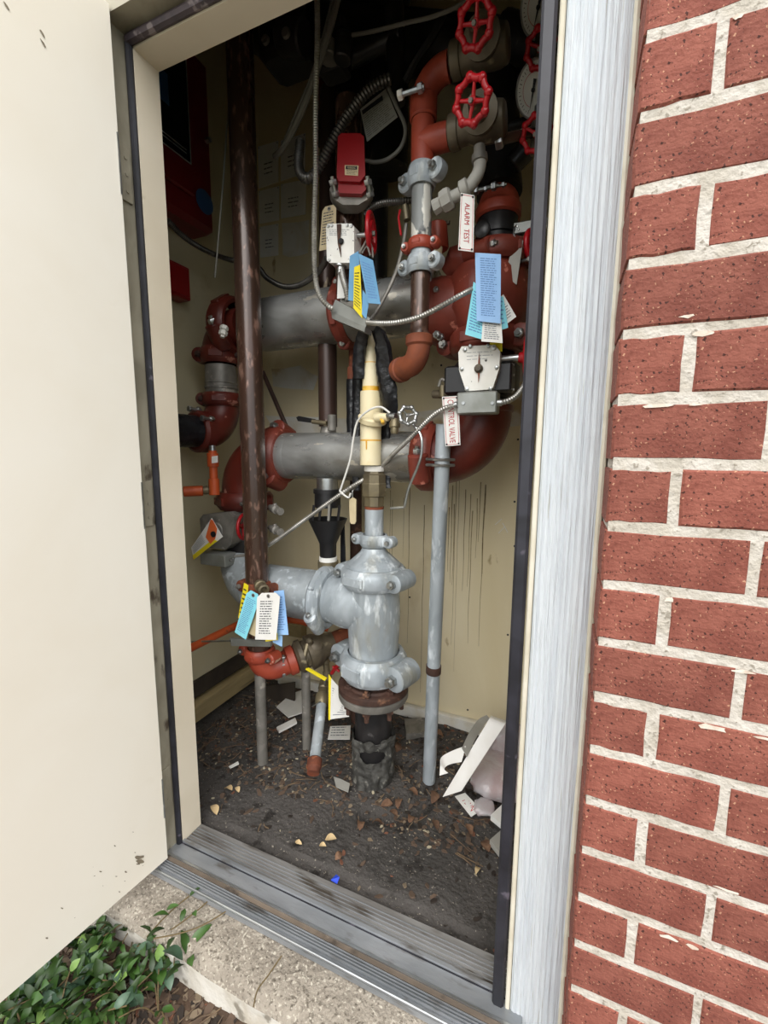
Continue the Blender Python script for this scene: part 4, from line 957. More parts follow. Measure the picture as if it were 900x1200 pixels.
# tags
def tagthing(label, corners, Y, mt, ink='ink_soft', n=12, seed=1, cut=0, hole=False, name='paper_tag', group=None, pr=(.12, .88, .14, .92), th=.35):
    t = thing(name, label, 'tag', group); q = pq(corners, Y)
    card(q, .0012, cut=cut).build('card', mt, t)
    if n: 
        o = lines(q, n, *pr, th, seed).build('print', ink, t); o['kind'] = 'stuff'
    if hole:
        nn = nrm(q); c = bil(q, .5, .07); M().lathe(c, nn, [(-.0015, .007), (.001, .007)], 12).build('eyelet', 'cast_grey', t)
        M().lathe(c+nn*.001, nn, [(0, .003), (.0006, .003)], 8).build('hole', 'ink_black', t)
    return t
tagthing('large blue inspection tag hanging above the white octagonal plate', [(556.7, 296), (587, 298), (586.5, 379), (558.5, 376)], .36, 'paper_blue', 'ink_blue', 26, 1, pr=(.2, .85, .07, .93))
tagthing('cyan tag sticking out to the left below the large blue tag', [(555, 330), (572, 345), (569, 399), (545, 392)], [.375]*4, 'paper_cyan', 'ink_blue', 14, 2)
tagthing('white and pale tag poking out below the large blue tag', [(566, 372), (587.5, 374), (589, 402), (564, 400)], .37, 'paper_white', 'ink_soft', 9, 3)
tagthing('cyan tag edge showing right of the large blue tag', [(580, 345), (590, 348), (595.5, 384), (580, 389)], .385, 'paper_cyan', 'ink_blue', 6, 4)
tagthing('pale tag tilted out furthest right of the large blue tag', [(580, 352), (590, 345), (605, 371), (592, 381)], .395, 'paper_white', 'ink_soft', 8, 5)
tagthing('yellow tag tip just right of the white octagonal plate top', [(574, 395), (588.5, 396), (588.5, 412), (574, 412)], .44, 'paper_yellow', n=0)
tagthing('blank grey metal tag hanging by a wire from the right bar', [(604, 277.5), (613, 282), (605.5, 333.5), (591, 323)], .50, 'tag_grey', n=0)
solo('tag_wire', 'twisted wire holding the blank grey tag', 'wire', M().tube(smooth([at(604, 280, .495), at(602, 272, .50), at(605, 264, .52), at(608, 270, .52)]), .0025, 6), 'steel')
# lower left bundle
tagthing('yellow tag at the left of the tag bundle under the dark pipe', [(286, 683), (291, 686), (287, 728), (279, 724)], .285, 'paper_yellow', 'ink_black', 6, 6)
tagthing('cyan tag tilted left in the tag bundle under the dark pipe', [(290.5, 690), (305.5, 698), (288, 749.5), (275, 741)], .27, 'paper_cyan', 'ink_blue', 20, 7, cut=.22, hole=True, pr=(.14, .86, .16, .93))
tagthing('white tag in front of the tag bundle under the dark pipe', [(301.5, 695), (328.5, 694.5), (323.5, 750), (299, 749.5)], .265, 'paper_white', 'ink', 14, 8, cut=.2, hole=True, pr=(.16, .74, .17, .9))
tagthing('yellow strip under the white tag of the bundle', [(311, 742), (325, 742), (325.5, 750), (311, 752)], .275, 'paper_yellow', n=0)
tagthing('light blue tag at the right of the tag bundle under the dark pipe', [(321, 693), (332.5, 691.5), (338, 744), (320, 744)], .29, 'paper_blue', 'ink_blue', 14, 9)
tagthing('small pale blue tag tip at the bottom of the tag bundle', [(318, 742), (331, 745), (330.5, 758), (320, 753)], .295, 'paper_blue', n=0)
tagthing('cream tag behind the cyan one in the tag bundle', [(294, 700), (305, 700), (299, 746), (291, 742)], .285, 'paper_cream', n=0)
# left valve tag
t = tagthing('white tag with an orange patch and yellow foot hanging on the left control valve', [(248, 607), (261, 629), (227, 656), (224, 642)], .40, 'paper_white', 'ink_soft', 0, 10)
q = pq([(248, 607), (261, 629), (227, 656), (224, 642)], .398)
M().prism([bil(q, 0.0, .04), bil(q, .12, 0), bil(q, .55, .02), bil(q, .85, .2), bil(q, .9, .38), bil(q, .4, .42)], (0, -.001, 0)).build('orange_patch', 'paper_orange', t)
M().prism([bil(q, .78, .25), bil(q, 1, .18), bil(q, 1, 1), bil(q, .62, 1)], (0, -.0008, 0)).build('yellow_foot', 'paper_yellow', t)
M().lathe(bil(q, .62, .17)-Y_*.002, -Y_, [(0, .012), (.004, .012)], 12).build('knob', 'ink_black', t)
m = M()
for i in range(6): m.prism([bil(q, .1+i*.09, .5), bil(q, .12+i*.09, .5), bil(q, .12+i*.09, .95), bil(q, .1+i*.09, .95)], (0, -.0006, 0))
o = m.build('print', 'ink_soft', t); o['kind'] = 'stuff'

# upper tamper switch (centre)
t = thing('tamper_switch', 'white square indicator box with a brown pointer and red wheel, upper centre', 'switch')
q = [at(x, y, .40) for x, y in [(384, 262), (412, 262), (415, 266), (415, 305), (412, 308), (386, 308), (383, 305), (382, 266)]]
M().prism(q, V((0, .05, 0))).build('cover', 'white_plate', t)
q = pq([(395, 263), (400, 263), (401, 303), (396, 295)], .397); M().prism([q[0], q[1], bil(q, .7, .5), bil(q, .8, 1), bil(q, .1, .7)], (0, -.003, 0)).build('pointer', 'rust_dark', t)
M().lathe(at(400, 283, .397), -Y_, [(0, .009), (.006, .008)], 12).build('pointer_hub', 'ink_black', t)
for x, y in ((385, 265), (389, 264.5), (407, 264), (412, 265), (386, 305), (411, 305)): M().lathe(at(x, y, .399), -Y_, [(0, .005), (.004, .004)], 8).build('cover_screw', 'steel', t)
q = pq([(386, 268), (411, 268), (411, 278), (386, 278)], .4); o = lines(q, 4, 0, 1, .1, .9, .25, 4).build('print', 'ink_soft', t)
M().cyl(at(415, 276, .42), at(431, 275, .42), .007, 10).build('shaft', 'steel', t)
handwheel(t, at(435, 274, .42), V((1, .22, 0)), .062, 'bright_red', 0, .12)
M().lathe(at(399, 309, .42), V((0, 0, -1)), [(0, .02), (.01, .02), (.012, .012), (.03, .012)], 12).build('conduit_connector', 'steel', t)
solo('conduit', 'short conduit hanging from the white tamper switch to the grey junction box', 'conduit', flex([at(400, 314, .42), at(402, 326, .41), at(406, 340, .40), at(408, 354, .40)], .0105), 'conduit')
solo('valve_body_behind', 'red valve stem behind the white tamper switch wheel', 'valve', M().cyl(at(412, 290, .50), at(428, 290, .50), .03, 14), 'red_iron')
t = thing('junction_box', 'grey tilted junction box above the cream pipe', 'box')
P = [at(393, 351, .40), at(434, 373, .36), at(428, 384, .36), at(387, 365, .40)]
M().prism([P[0], P[1], P[2], P[3]], V((.0, .06, .005))).build('box', 'grey_metal', t)
P2_ = [at(388, 364.5, .395), at(428, 383, .355), at(427, 389, .355), at(389, 373, .395)]
M().prism(P2_, V((.0, .05, .0))).build('cover', 'grey_metal', t)
tagthing('small white sign plate with red seal behind the short conduit', [(396, 322), (404, 322), (405, 349), (395, 350)], .43, 'paper_white', 'ink_red', 0, 11)
tagthing('tan paper tag left of the white tamper switch', [(378, 243), (394, 239), (393, 290), (374, 294)], .425, 'paper_cream', 'ink', 12, 12, cut=.2, hole=True)
tagthing('steel blue tag folded over left, below the white tamper switch', [(410, 300), (420, 294), (425, 354), (408, 352)], .375, 'paper_steel_blue', 'ink_blue', 0, 13)
tagthing('yellow tag with a black print between the two steel blue tags', [(415, 313), (422, 310), (424.5, 373), (414, 361)], .365, 'paper_yellow', 'ink_black', 12, 14)
tagthing('steel blue tag hanging right, below the white tamper switch', [(420, 297), (437, 305), (446, 356.5), (431, 355)], .355, 'paper_steel_blue', 'ink_blue', 13, 15)
tagthing('long blue tag edge down to the junction box', [(425, 340), (433, 350), (429, 374), (424, 368)], .36, 'paper_steel_blue', n=0)
solo('chain', 'little bead chain holding the steel blue tags at the red wheel', 'chain', M().tube(smooth([at(421, 297, .37), at(426, 288, .38), at(431, 281, .40), at(436, 290, .40), at(437, 302, .38)]), .003, 6).tube(smooth([at(424, 297, .375), at(430, 289, .39), at(434, 300, .38)]), .003, 6), 'cast_grey')

# flow switch on brown riser
A14 = vpipe(409, 250, .52)
solo('brown_pipe', 'thick dark brown pipe below the red flow switch', 'pipe', M().cyl(VP(A14, 345), VP(A14, 120), wr(31, VP(A14, 250)), 28), 'dark_pipe')
t = thing('flow_switch', 'red alarm switch box with a small warning label, on a grey saddle', 'switch')
yS = .38
q = [(396, 160), (400, 156), (422, 156), (426.5, 160), (428, 205), (422, 213), (397, 212), (394.5, 206)]
dF = -toc(at(410, 190, yS)); dF.z = 0; M().prism([at(x, y, yS) for x, y in q], dF*.085).build('cover', 'alarm_red', t, sharp=25)
M().prism([at(x, y, yS+.012) for x, y in [(397, 210), (423, 211), (428, 206), (429, 222), (424, 227), (398, 226), (396, 222)]], dF*.08).build('base', 'alarm_red', t, sharp=25)
q = pq([(404, 193.5), (420, 194), (419.5, 206), (404, 205)], yS-.001)
lb = M().prism(q, (0, .0008, 0)).build('warning_label', 'paper_cream', t)
M().prism([bil(q, .08, .08)-Y_*.0005, bil(q, .92, .08)-Y_*.0005, bil(q, .92, .42)-Y_*.0005, bil(q, .08, .42)-Y_*.0005], (0, -.0003, 0)).build('black_band', 'ink_black', lb)
o = text(lb, 'WARNING', q, .2, .8, .15, .36, 'paper_cream')
lines(q, 4, .15, .95, .5, .98, .3, 3).build('print', 'ink', lb)
q = [(386, 222), (390, 213), (399, 215), (425, 215), (434, 212), (438, 222), (433, 232), (420, 240), (402, 240), (391, 233)]
M().prism([at(x, y, yS+.03) for x, y in q], dF*.06).build('saddle', 'cast_grey', t)
for x in (391, 432): bolt(t, at(x, 217, yS+.015), V((0, -.5, .85)), .013, .03)
# dark manual hanging at the top, cables
tagthing('grey instruction card with a dark header hanging above the red flow switch', [(422, 128), (452, 104), (466, 137), (430, 166)], .50, 'tag_grey', 'cable_black', 12, 16, pr=(.05, .95, .2, .95), th=.2)
q = pq([(424, 130), (448, 112), (449, 117), (425, 134)], .497); solo('header_band', 'black header band on the grey instruction card', 'label strip', M().prism(q, (0, -.001, 0)), 'ink_black')
solo('conduit', 'thick dark flexible conduit arching from the top centre to the left', 'conduit', flex([at(458, 92, .46), at(446, 97, .45), at(428, 110, .44), at(408, 135, .43), at(390, 165, .42), at(376, 192, .42), at(364, 208, .42), at(354, 206, .43), at(350, 192, .45), at(352, 165, .48)], .0165, .011), 'conduit_dark')
solo('conduit', 'long slim conduit dropping from the top edge to the grey junction box', 'conduit', flex([at(371, -30, .36), at(372, 40, .36), at(370, 120, .36), at(370, 200, .36), at(368, 270, .36), at(369, 320, .36), at(374, 345, .36), at(384, 358, .37), at(391, 362, .38)], .0088), 'conduit')
solo('conduit', 'conduit sagging from the junction box past the dark pipe to the blue tags', 'conduit', flex([at(430, 378, .36), at(445, 379, .34), at(465, 378, .33), at(490, 372, .33), at(515, 360, .33), at(540, 346, .35), at(556, 338, .39)], .0082), 'conduit')
solo('conduit', 'conduit curving along the back wall left of the long slim conduit', 'conduit', flex([at(196, 258, .36), at(215, 277, .45), at(240, 293, .55), at(265, 303, .62), at(300, 312, .64), at(312, 325, .64), at(330, 335, .64), at(348, 335, .62), at(366, 325, .58), at(378, 312, .52), at(383, 302, .48)], .0110), 'conduit_dark')
solo('conduit', 'short conduit from the white tamper switch area to the flaking pipe', 'conduit', flex([at(428, 252, .46), at(436, 243, .45), at(450, 238, .44), at(470, 236, .44), at(486, 234, .45)], .0105), 'conduit_dark')
def cable(label, pts, r, mt='cable_grey'): return solo('cable', label, 'cable', M().tube(smooth(pts), r, 8), mt)
cable('double grey cable slanting from the top edge towards the papers', [at(398, -10, .42), at(385, 40, .42), at(372, 80, .43), at(360, 115, .44), at(345, 150, .46), at(330, 175, .50), at(322, 183, .55)], .010)
cable('thin grey cable beside the double cable', [at(392, -10, .44), at(379, 45, .44), at(366, 88, .45), at(352, 122, .46), at(336, 160, .50), at(326, 182, .55)], .006)
cable('thin black cable looping right of the grey instruction card', [at(452, 95, .48), at(465, 125, .47), at(475, 150, .47), at(470, 172, .47), at(455, 186, .47), at(440, 190, .47), at(428, 188, .46)], .006, 'cable_grey')
cable('long dark cable sagging across the top towards the red wheel', [at(408, 42, .50), at(440, 36, .48), at(475, 27, .46), at(505, 20, .45), at(535, 8, .45), at(550, -4, .45)], .0055, 'cable_grey')
cable('flat dark cable hanging above the orange red elbow', [at(520, 18, .52), at(505, 45, .52), at(488, 70, .53), at(475, 95, .55)], .012, 'cable_black')
cable('thin vertical wire with a tip hanging over the red panel edge', [V((at(268, 95, .42).x-.01, .45, 3.2)), at(268, 95, .42), at(265, 160, .41), at(261, 220, .40), at(256, 280, .38), at(252, 325, .38)], .0028, 'cable_grey')
cable('thin grey tube slanting behind the flaking pipe to the junction box', [at(476, 262, .46), at(472, 290, .46), at(463, 322, .45), at(447, 355, .43), at(432, 378, .40)], .0065, 'cast_grey')
t = thing('ball_valve', 'tiny ball valve with a thin red lever left of the flaking pipe', 'valve')
M().cyl(at(477, 258, .45), at(475, 240, .45), .011, 10).build('body', 'brass_dull', t)
M().tube([at(469, 246, .43), at(467, 255, .43), at(470, 276, .43)], .0035, 6).build('lever', 'bright_red', t)
t = thing('small_valve', 'orange red plug valve with a cream elbow behind the small red coupling', 'valve')
M().cyl(at(514, 293, .50), at(512, 263, .50), .032, 16, bev=.004).build('body', 'orange_red_iron', t)
M().tube([at(513, 290, .48), at(512, 303, .48), at(510, 315, .49)], .015, 12).build('cream_elbow', 'paper_cream', t)
M().cyl(at(500, 262, .50), at(527, 261, .50), .006, 8).build('top_plate', 'brass_dark', t)

# gauges
def gauge(label, px, py, R, ang, Yg=.50):
    t = thing('pressure_gauge', label, 'gauge', 'pressure gauges'); P = at(px, py, Yg); ax = (toc(P)+V((-.75, 0, 0))).normalized()
    M().lathe(P, ax, [(-.03, R*.8), (-.025, R*.98), (0, R), (.004, R*.97), (.004, R*.91), (0, R*.9)], 36).build('case', 'steel', t)
    d = M().lathe(P+ax*.0005, ax, [(0, R*.9), (.0005, R*.9)], 36).build('dial', 'dial', t)
    u = Z_.cross(ax).normalized(); v = ax.cross(u); o = P+ax*.002
    mm = M()
    for k in range(28):
        a = math.radians(225-270*k/27); dr = u*math.cos(a)+v*math.sin(a); si = ax.cross(dr); l = .12 if k % 3 == 0 else .06
        mm.add([o+dr*R*.8+si*R*.012, o+dr*R*.8-si*R*.012, o+dr*R*(.8-l)-si*R*.012, o+dr*R*(.8-l)+si*R*.012], [(0, 1, 2, 3)])
    x = mm.build('scale_ticks', 'ink_black', d); x['kind'] = 'stuff'
    mm = M()
    for k in range(40):
        a = math.radians(225-270*k/39); a2 = math.radians(225-270*(k+1)/39)
        if k < 39: mm.add([o+(u*math.cos(a)+v*math.sin(a))*R*.58, o+(u*math.cos(a)+v*math.sin(a))*R*.56, o+(u*math.cos(a2)+v*math.sin(a2))*R*.56, o+(u*math.cos(a2)+v*math.sin(a2))*R*.58], [(0, 1, 2, 3)])
    mm.build('inner_scale_arc', 'ink_red', d)
    a = math.radians(ang); dr = u*math.cos(a)+v*math.sin(a); si = ax.cross(dr); o2 = o+ax*.002
    M().prism([o2+dr*R*.68, o2+si*R*.04, o2-dr*R*.35+si*R*.08, o2-dr*R*.35-si*R*.08, o2-si*R*.04], ax*.0008).build('needle', 'ink_black', t)
    M().lathe(o2, ax, [(0, R*.09), (.003, R*.08)], 12).build('needle_hub', 'ink_black', t)
    M().tube([P-ax*.02-Z_*R*.7, P-ax*.02-Z_*(R+.05)], .010, 10).build('stem', 'steel', t)
gauge('lower round pressure gauge beside the black weather strip, top right', 626, 105, .064, 232)
gauge('upper round pressure gauge cut by the top of the picture, top right', 632, 8, .064, 222)
for (x, y), lb in (((628, 157), 'small red scalloped wheel under the lower gauge'), ((633, 57), 'small red scalloped wheel between the two gauges')):
    t = thing('gauge_valve', lb, 'valve'); P = at(x, y, .44); handwheel(t, P, (toc(P)+V((-.5, 0, 0))), .042, 'bright_red', 8, .15, 'handwheel', 3)
    M().cyl(P-toc(P)*.06, P-toc(P)*.005, .008, 8).build('stem', 'brass_dull', t)
    M().cyl(P-toc(P)*.06-Z_*.05, P-toc(P)*.06+Z_*.05, .014, 10).build('body', 'brass_dark', t)

# alarm panel on the left wall
XP = -1.42
t = thing('alarm_cabinet', 'dark red alarm cabinet with a black screen on the left wall', 'cabinet')
y0, y1 = -0.0+.10, .62; z0, z1 = 2.165, 2.80
M().box(((XP-1.56)/2, (y0+y1)/2, (z0+z1)/2), 1.56+XP, y1-y0, z1-z0, bev=.02).build('cabinet', 'panel_red', t)
M().box((XP+.008, (y0+.50)/2, 2.53), .016, .50-y0, .55, bev=.006).build('door', 'panel_red', t)
sc = M().box((XP+.018, .27, 2.56), .006, .42, .40, bev=.002).build('window', 'screen_dark', t)
m = M(); m.tube([(XP+.021, .06, 2.36), (XP+.021, .48, 2.36), (XP+.021, .48, 2.76), (XP+.021, .06, 2.76)], .003, 6, closed=True); m.build('window_edge', 'screen_edge', sc)
M().box((XP+.022, .33, 2.55), .002, .12, .10).build('display', 'blue_plate', sc)
m = M()
for i in range(2): m.box((XP+.022, .38, 2.385+.012*i), .001, .16, .003)
x = m.build('print', 'screen_edge', sc); x['kind'] = 'stuff'
M().lathe((XP+.002, .56, 2.27), X_, [(0, .045), (.002, .045)], 16).build('blue_sticker', 'blue_plate', t)
M().cyl((XP+.01, .575, 2.50), (XP+.03, .575, 2.50), .010, 12).build('lock', 'steel', t)
t = thing('red_box', 'small dark red box on the left wall below the alarm panel', 'box')
a = at(214, 352, .60)
M().box((-1.525, .47, 1.955), .07, .13, .13, bev=.004).build('box', 'alarm_red', t)
M().box((-1.488, .47, 1.955), .006, .11, .11, bev=.002).build('cover', 'alarm_red', t)
# papers pinned on the back wall
def wallpaper(px, label, seed, txt=True):
    t = thing('pinned_paper', label, 'paper'); q = pq(px, .944); M().prism(q, (0, .002, 0)).build('sheet', 'paper_white', t)
    if txt: o = lines(q, 3, .3, .75, .45, .8, .25, seed).build('print', 'ink_soft', t); o['kind'] = 'stuff'
    for a in (.05, .95): M().cyl(bil(q, a, .04), bil(q, a, .04)-Y_*.002, .003, 6).build('pin', 'steel', t)
wallpaper([(302, 172), (326, 165), (326, 213), (303, 221)], 'white paper pinned highest left behind the tall dark pipe', 1)
wallpaper([(329, 165), (358, 156), (357, 203), (329, 212)], 'white paper pinned highest right, left of the slim conduit', 2)
wallpaper([(303, 224), (327, 218), (327, 258), (304, 262)], 'white paper pinned in the middle left of the back wall group', 3)
wallpaper([(329, 216), (359, 210), (358, 251), (329, 256)], 'white paper pinned in the middle right of the back wall group', 4)
wallpaper([(304, 266), (326, 262), (326, 299), (305, 302)], 'white paper pinned lowest left on the back wall', 5)
patch([(330, 262), (362, 258), (362, 296), (338, 302), (332, 300)], 'joint_compound', 'joint_compound_patch')

# dark equipment near the ceiling
def dark(name, label, cat, mb, mt='black_iron'): return solo(name, label, cat, mb, mt)
dark('black_pipe', 'black pipe along the ceiling behind the brass valves', 'pipe', M().cyl(at(300, 30, .80), at(640, 70, .80), .09, 20), 'black_iron')
dark('black_pipe', 'black vertical pipe behind the grey instruction card', 'pipe', M().cyl(at(455, 200, .80), (at(455, 200, .80).x, .80, 3.1), .075, 20), 'black_iron')
dark('black_pipe', 'black vertical pipe behind the red flow switch', 'pipe', M().cyl(at(440, 330, .86), (at(440, 330, .86).x, .86, 3.1), .05, 16), 'black_iron')
t = thing('solenoid_unit', 'black trim unit with small bright fittings near the ceiling, left of the slim conduit', 'valve')
M().box(at(342, 40, .60), .20, .16, .22, bev=.02).build('housing', 'black_plastic', t)
M().cyl(at(330, 44, .50), at(358, 46, .50), .05, 18, bev=.006).build('coil', 'black_iron', t)
M().lathe(at(336, 40, .44), -Y_, [(0, .016), (.01, .014)], 10).build('bright_fitting', 'cast_grey', t)
M().lathe(at(312, 48, .52), -Y_, [(0, .016), (.01, .014)], 10).build('bright_fitting', 'cast_grey', t)
t = thing('pipe_tee_group', 'dark iron fittings hanging under the ceiling right of the slim conduit', 'pipe fitting')
M().box(at(392, 60, .58), .10, .08, .16, bev=.01).build('block', 'dark_stuff', t)
M().cyl(at(385, 70, .50), at(386, 52, .50), .035, 12, bev=.004).build('cap', 'cast_grey', t)
M().cyl(at(401, 72, .50), at(404, 42, .50), .03, 12, bev=.004).build('elbow', 'black_iron', t)
M().cyl(at(375, 80, .62), at(470, 40, .62), .035, 14).build('branch', 'black_iron', t)
dark('black_pipe', 'short black pipe dropping beside the thick dark conduit', 'pipe', M().cyl(at(464, 120, .62), at(462, 8, .62), .032, 16), 'black_iron')
dark('red_pipe', 'dim dark red pipe behind the double grey cable', 'pipe', M().tube([at(385, 150, .78), at(382, 90, .80), at(372, 40, .82)], .035, 14), 'panel_red')
dark('black_pipe', 'black pipe behind the upper gauge', 'pipe', M().cyl(at(590, 40, .72), at(642, 60, .70), .06, 16), 'black_iron')
dark('black_box', 'dark control cabinet on the back wall near the ceiling', 'cabinet', M().box(at(420, 90, .88), .34, .12, .5, bev=.01), 'dark_stuff')
dark('black_fitting', 'black fitting with small knobs right of the brown side pipe', 'pipe fitting', M().cyl(at(600, 195, .60), at(618, 175, .60), .03, 12, bev=.004), 'black_iron')

# ================================================================ GROUND CLUTTER
# white strap
t = thing('white_strap', 'wide white plastic strap folded over in the right corner of the dirt floor', 'strap')
def ribbon(L, R, name, mt, th=.002):
    L = smooth(L, 6); R = smooth(R, 6); m = M(); n = len(L); N = [((L[min(i+1, n-1)]-L[max(i-1, 0)]).cross(R[i]-L[i])).normalized()*th for i in range(n)]
    m.rings([[L[i], R[i], R[i]-N[i], L[i]-N[i]] for i in range(n)]); return m.build(name, mt, t, sharp=60)
def ln3(a, b, n=5): return [V(a).lerp(V(b), k/n) for k in range(n+1)]
ribbon(ln3(at(519, 934, .44), at(573, 843, .60))+[at(575, 839, .64)], ln3(at(541, 927, .44), at(591, 850, .60))+[at(594, 846, .64)], 'front_band', 'strap_white')
ribbon([at(541, 877, .50), at(550, 858, .60), at(560, 844, .70), at(570, 838, .74)], [at(547, 887, .50), at(556, 868, .58), at(566, 852, .68), at(574, 842, .74)], 'rear_band', 'tag_grey')
ribbon([at(546, 874, .52), at(530, 880, .50), at(518, 887, .48), at(516, 896, .46), at(515, 909, .45)], [at(541, 893, .50), at(530, 895, .49), at(523, 898, .48), at(521, 902, .46), at(525, 906, .45)], 'curled_end', 'strap_white')
# plastic bag
t = thing('plastic_bag', 'clear plastic bag holding a pinkish sheet in the right corner', 'bag')
cb = atz(574, 915, .04)
def pillow(c, sx, sy, sz, ex, wr_, sd, nn=(18, 40)):
    m = M(); rings = []; ey = Z_.cross(ex)
    for i in range(1, nn[0]):
        a = math.pi*i/nn[0]-math.pi/2; ring = []; ca = abs(math.cos(a))**.5; sa = math.copysign(abs(math.sin(a))**1.0, a)
        for k in range(nn[1]):
            b = k*math.tau/nn[1]; cb_ = math.copysign(abs(math.cos(b))**.6, math.cos(b)); sb_ = math.copysign(abs(math.sin(b))**.6, math.sin(b))
            p = ex*(ca*cb_*sx)+ey*(ca*sb_*sy)+Z_*(sa*sz)
            p *= 1+wr_*noise.noise(p*30+V((sd, 0, 0)))+wr_*.5*noise.noise(p*80)
            ring.append(c+p)
        rings.append(ring)
    return m.rings(rings)
eb = V((.95, .22, 0)).normalized()
pillow(V((cb.x+.02, cb.y+.05, .05)), .108, .13, .045, eb, .10, 3).build('film', 'plastic_bag', t, sharp=60)
pillow(V((cb.x+.025, cb.y+.055, .05)), .092, .105, .035, eb, .10, 8, (8, 20)).build('pink_sheet', 'pink_foam', t, sharp=60)
pillow(V((cb.x+.045, cb.y+.17, .10)), .075, .06, .07, eb, .22, 5, (12, 26)).build('loose_top', 'plastic_bag', t, sharp=60)
c = atz(567, 946, .02)
solo('plastic_scrap', 'small crumpled clear plastic scrap below the plastic bag', 'scrap', pillow(V((c.x, c.y, .022)), .034, .038, .012, eb, .35, 4, (10, 22)), 'plastic_bag')
# fallen sign (letters partly hidden)
q = [atz(533, 933, .02), atz(545, 929, .03), atz(564, 949, .02), atz(552, 957, .012)]
q = [q[0], q[1], q[2], q[3]]
t = thing('fallen_sign', 'small white sign with dark red letters lying in the dirt under the white strap', 'sign')
n = (q[1]-q[0]).cross(q[3]-q[0]).normalized(); n = n if n.z > 0 else -n
M().prism(q, -n*.003).build('plate', 'paper_white', t)
text(t, 'MAIN', q, .25, .75, .30, .84, 'ink_red', True)
# paving scraps, papers
def slab(label, px, z, h, mt, name='paper_scrap', cat='paper', ln=0):
    q = [atz(x, y, z) for x, y in px]; 
    if ln:
        t = thing(name, label, cat); M().prism(q, (0, 0, -h)).build('sheet', mt, t); o = lines(q, ln, .1, .9, .1, .9, .3, 5).build('print', 'ink_soft', t); o['kind'] = 'stuff'; return t
    return solo(name, label, cat, M().prism(q, (0, 0, -h)), mt)
slab('flat pale tile piece beside the black weather strip, nearer the plastic bag', [(575, 955), (590, 941), (594, 962), (592, 969)], .03, .02, 'paper_white', 'tile_piece', 'tile')
slab('grey tile piece beside the black weather strip, nearer the threshold', [(574, 984), (590, 970), (590, 1001), (586, 999)], .03, .02, 'tag_grey', 'tile_piece', 'tile')
slab('grey flat stone between the black base pipe and the pole', [(474, 842), (498, 841), (500, 858), (476, 860)], .03, .03, 'cast_grey', 'flat_stone', 'stone')
slab('white printed card lying left of the black base pipe', [(387, 851), (411, 850), (410, 866), (384, 866)], .022, .003, 'paper_white', ln=4)
slab('crumpled grey and white paper between the two grey support pipes', [(341, 813), (355, 808), (356, 834), (338, 840), (324, 828)], .03, .006, 'paper_white')
slab('white paper stick lying right of the grey support pipe', [(324, 852), (346, 841), (348, 846), (327, 857)], .03, .01, 'strap_white', 'paper_roll')
slab('small pale paper corner near the left of the dirt floor', [(268, 898), (279, 892), (280, 895), (270, 900)], .022, .003, 'paper_white', 'paper_scrap')
slab('pale grey torn leaf of paper left of the black base pipe foot', [(391, 910), (400, 913), (410, 918), (408, 928), (394, 922)], .02, .003, 'tag_grey')
solo('brown_scrap', 'tan cardboard piece behind the grey support pipes', 'cardboard', M().prism([at(300, 806, .80), at(345, 800, .80), at(345, 826, .78), at(303, 826, .78)], (0, .01, 0)), 'gap_shade_and_card')
M_ = M().prism([atz(388, 1032, .018), atz(394, 1026, .02), atz(398, 1029, .03), atz(395, 1036, .02)], (0, 0, .004))
solo('marker_flag', 'tiny bright blue plastic scrap at the inner edge of the threshold', 'scrap', M_, 'flag_blue')

# fine litter: chips and twigs
rl = random.Random(21)
def litter(name, label, mt, n, area, size, zf, thick=.25):
    m = M()
    for i in range(n):
        x, y = area(); z = zf(x, y); s = size*(.4+rl.random()); a = rl.uniform(0, math.tau); ex = V((math.cos(a), math.sin(a), rl.uniform(-.3, .3))).normalized(); ey = V((-math.sin(a), math.cos(a), rl.uniform(-.3, .3))).normalized()
        m.prism([V((x, y, z))+ex*(math.cos(q_)*s*rl.uniform(.5, 1.1))+ey*(math.sin(q_)*s*rl.uniform(.25, .6)) for q_ in (0, 1.1, 2.3, 3.3, 4.3, 5.2)], ex.cross(ey)*s*thick)
    return tag(solo(name, label, 'litter', m, mt), kind='stuff')
def inside(back=0.):
    def f():
        while 1:
            x = rl.uniform(-1.48, .1); y = rl.uniform(.10, .92)
            wgt = .12 if y < .30 else 1
            if math.hypot((x+.64), (y-.52)) < .09: continue
            if rl.random() < wgt: return x, y
    return f
for mt_, n_2, s_, nm, lb in (('chip_a', 420, .010, 'wood_chips', 'brown wood chips scattered on the dirt floor'), ('chip_b', 700, .014, 'bark_chips', 'dark bark bits scattered on the dirt floor'), ('chip_c', 190, .008, 'pale_chips', 'pale chips and grit scattered on the dirt floor'), ('chip_d', 600, .013, 'dark_crumbs', 'near black crumbs scattered on the dirt floor'), ('chip_e', 160, .010, 'reddish_chips', 'reddish brown leaf crumbs scattered on the dirt floor')):
    litter(nm, lb, mt_, n_2, inside(), s_, gz)
def twigs(name, label, n, area, zf, L, mt='twig'):
    m = M()
    for i in range(n):
        x, y = area(); a = rl.uniform(0, math.tau); l = L*(.4+rl.random()); p = V((x, y, zf(x, y)+.006)); d = V((math.cos(a), math.sin(a), rl.uniform(-.08, .15)))
        k_ = V((-d.y, d.x, 0))*rl.uniform(-.15, .15)*l; m.tube([p-d*l/2, p+k_, p+d*l/2], .0013+rl.random()*.001, 4)
    return tag(solo(name, label, 'litter', m, mt), kind='stuff')
twigs('dry_twigs', 'thin dry twigs scattered on the dirt floor', 190, inside(), gz, .07)
def mulcharea():
    while 1:
        x = rl.uniform(-1.25, -.3); y = rl.uniform(-.62, -.22)
        if rl.random() < .9: return x, y
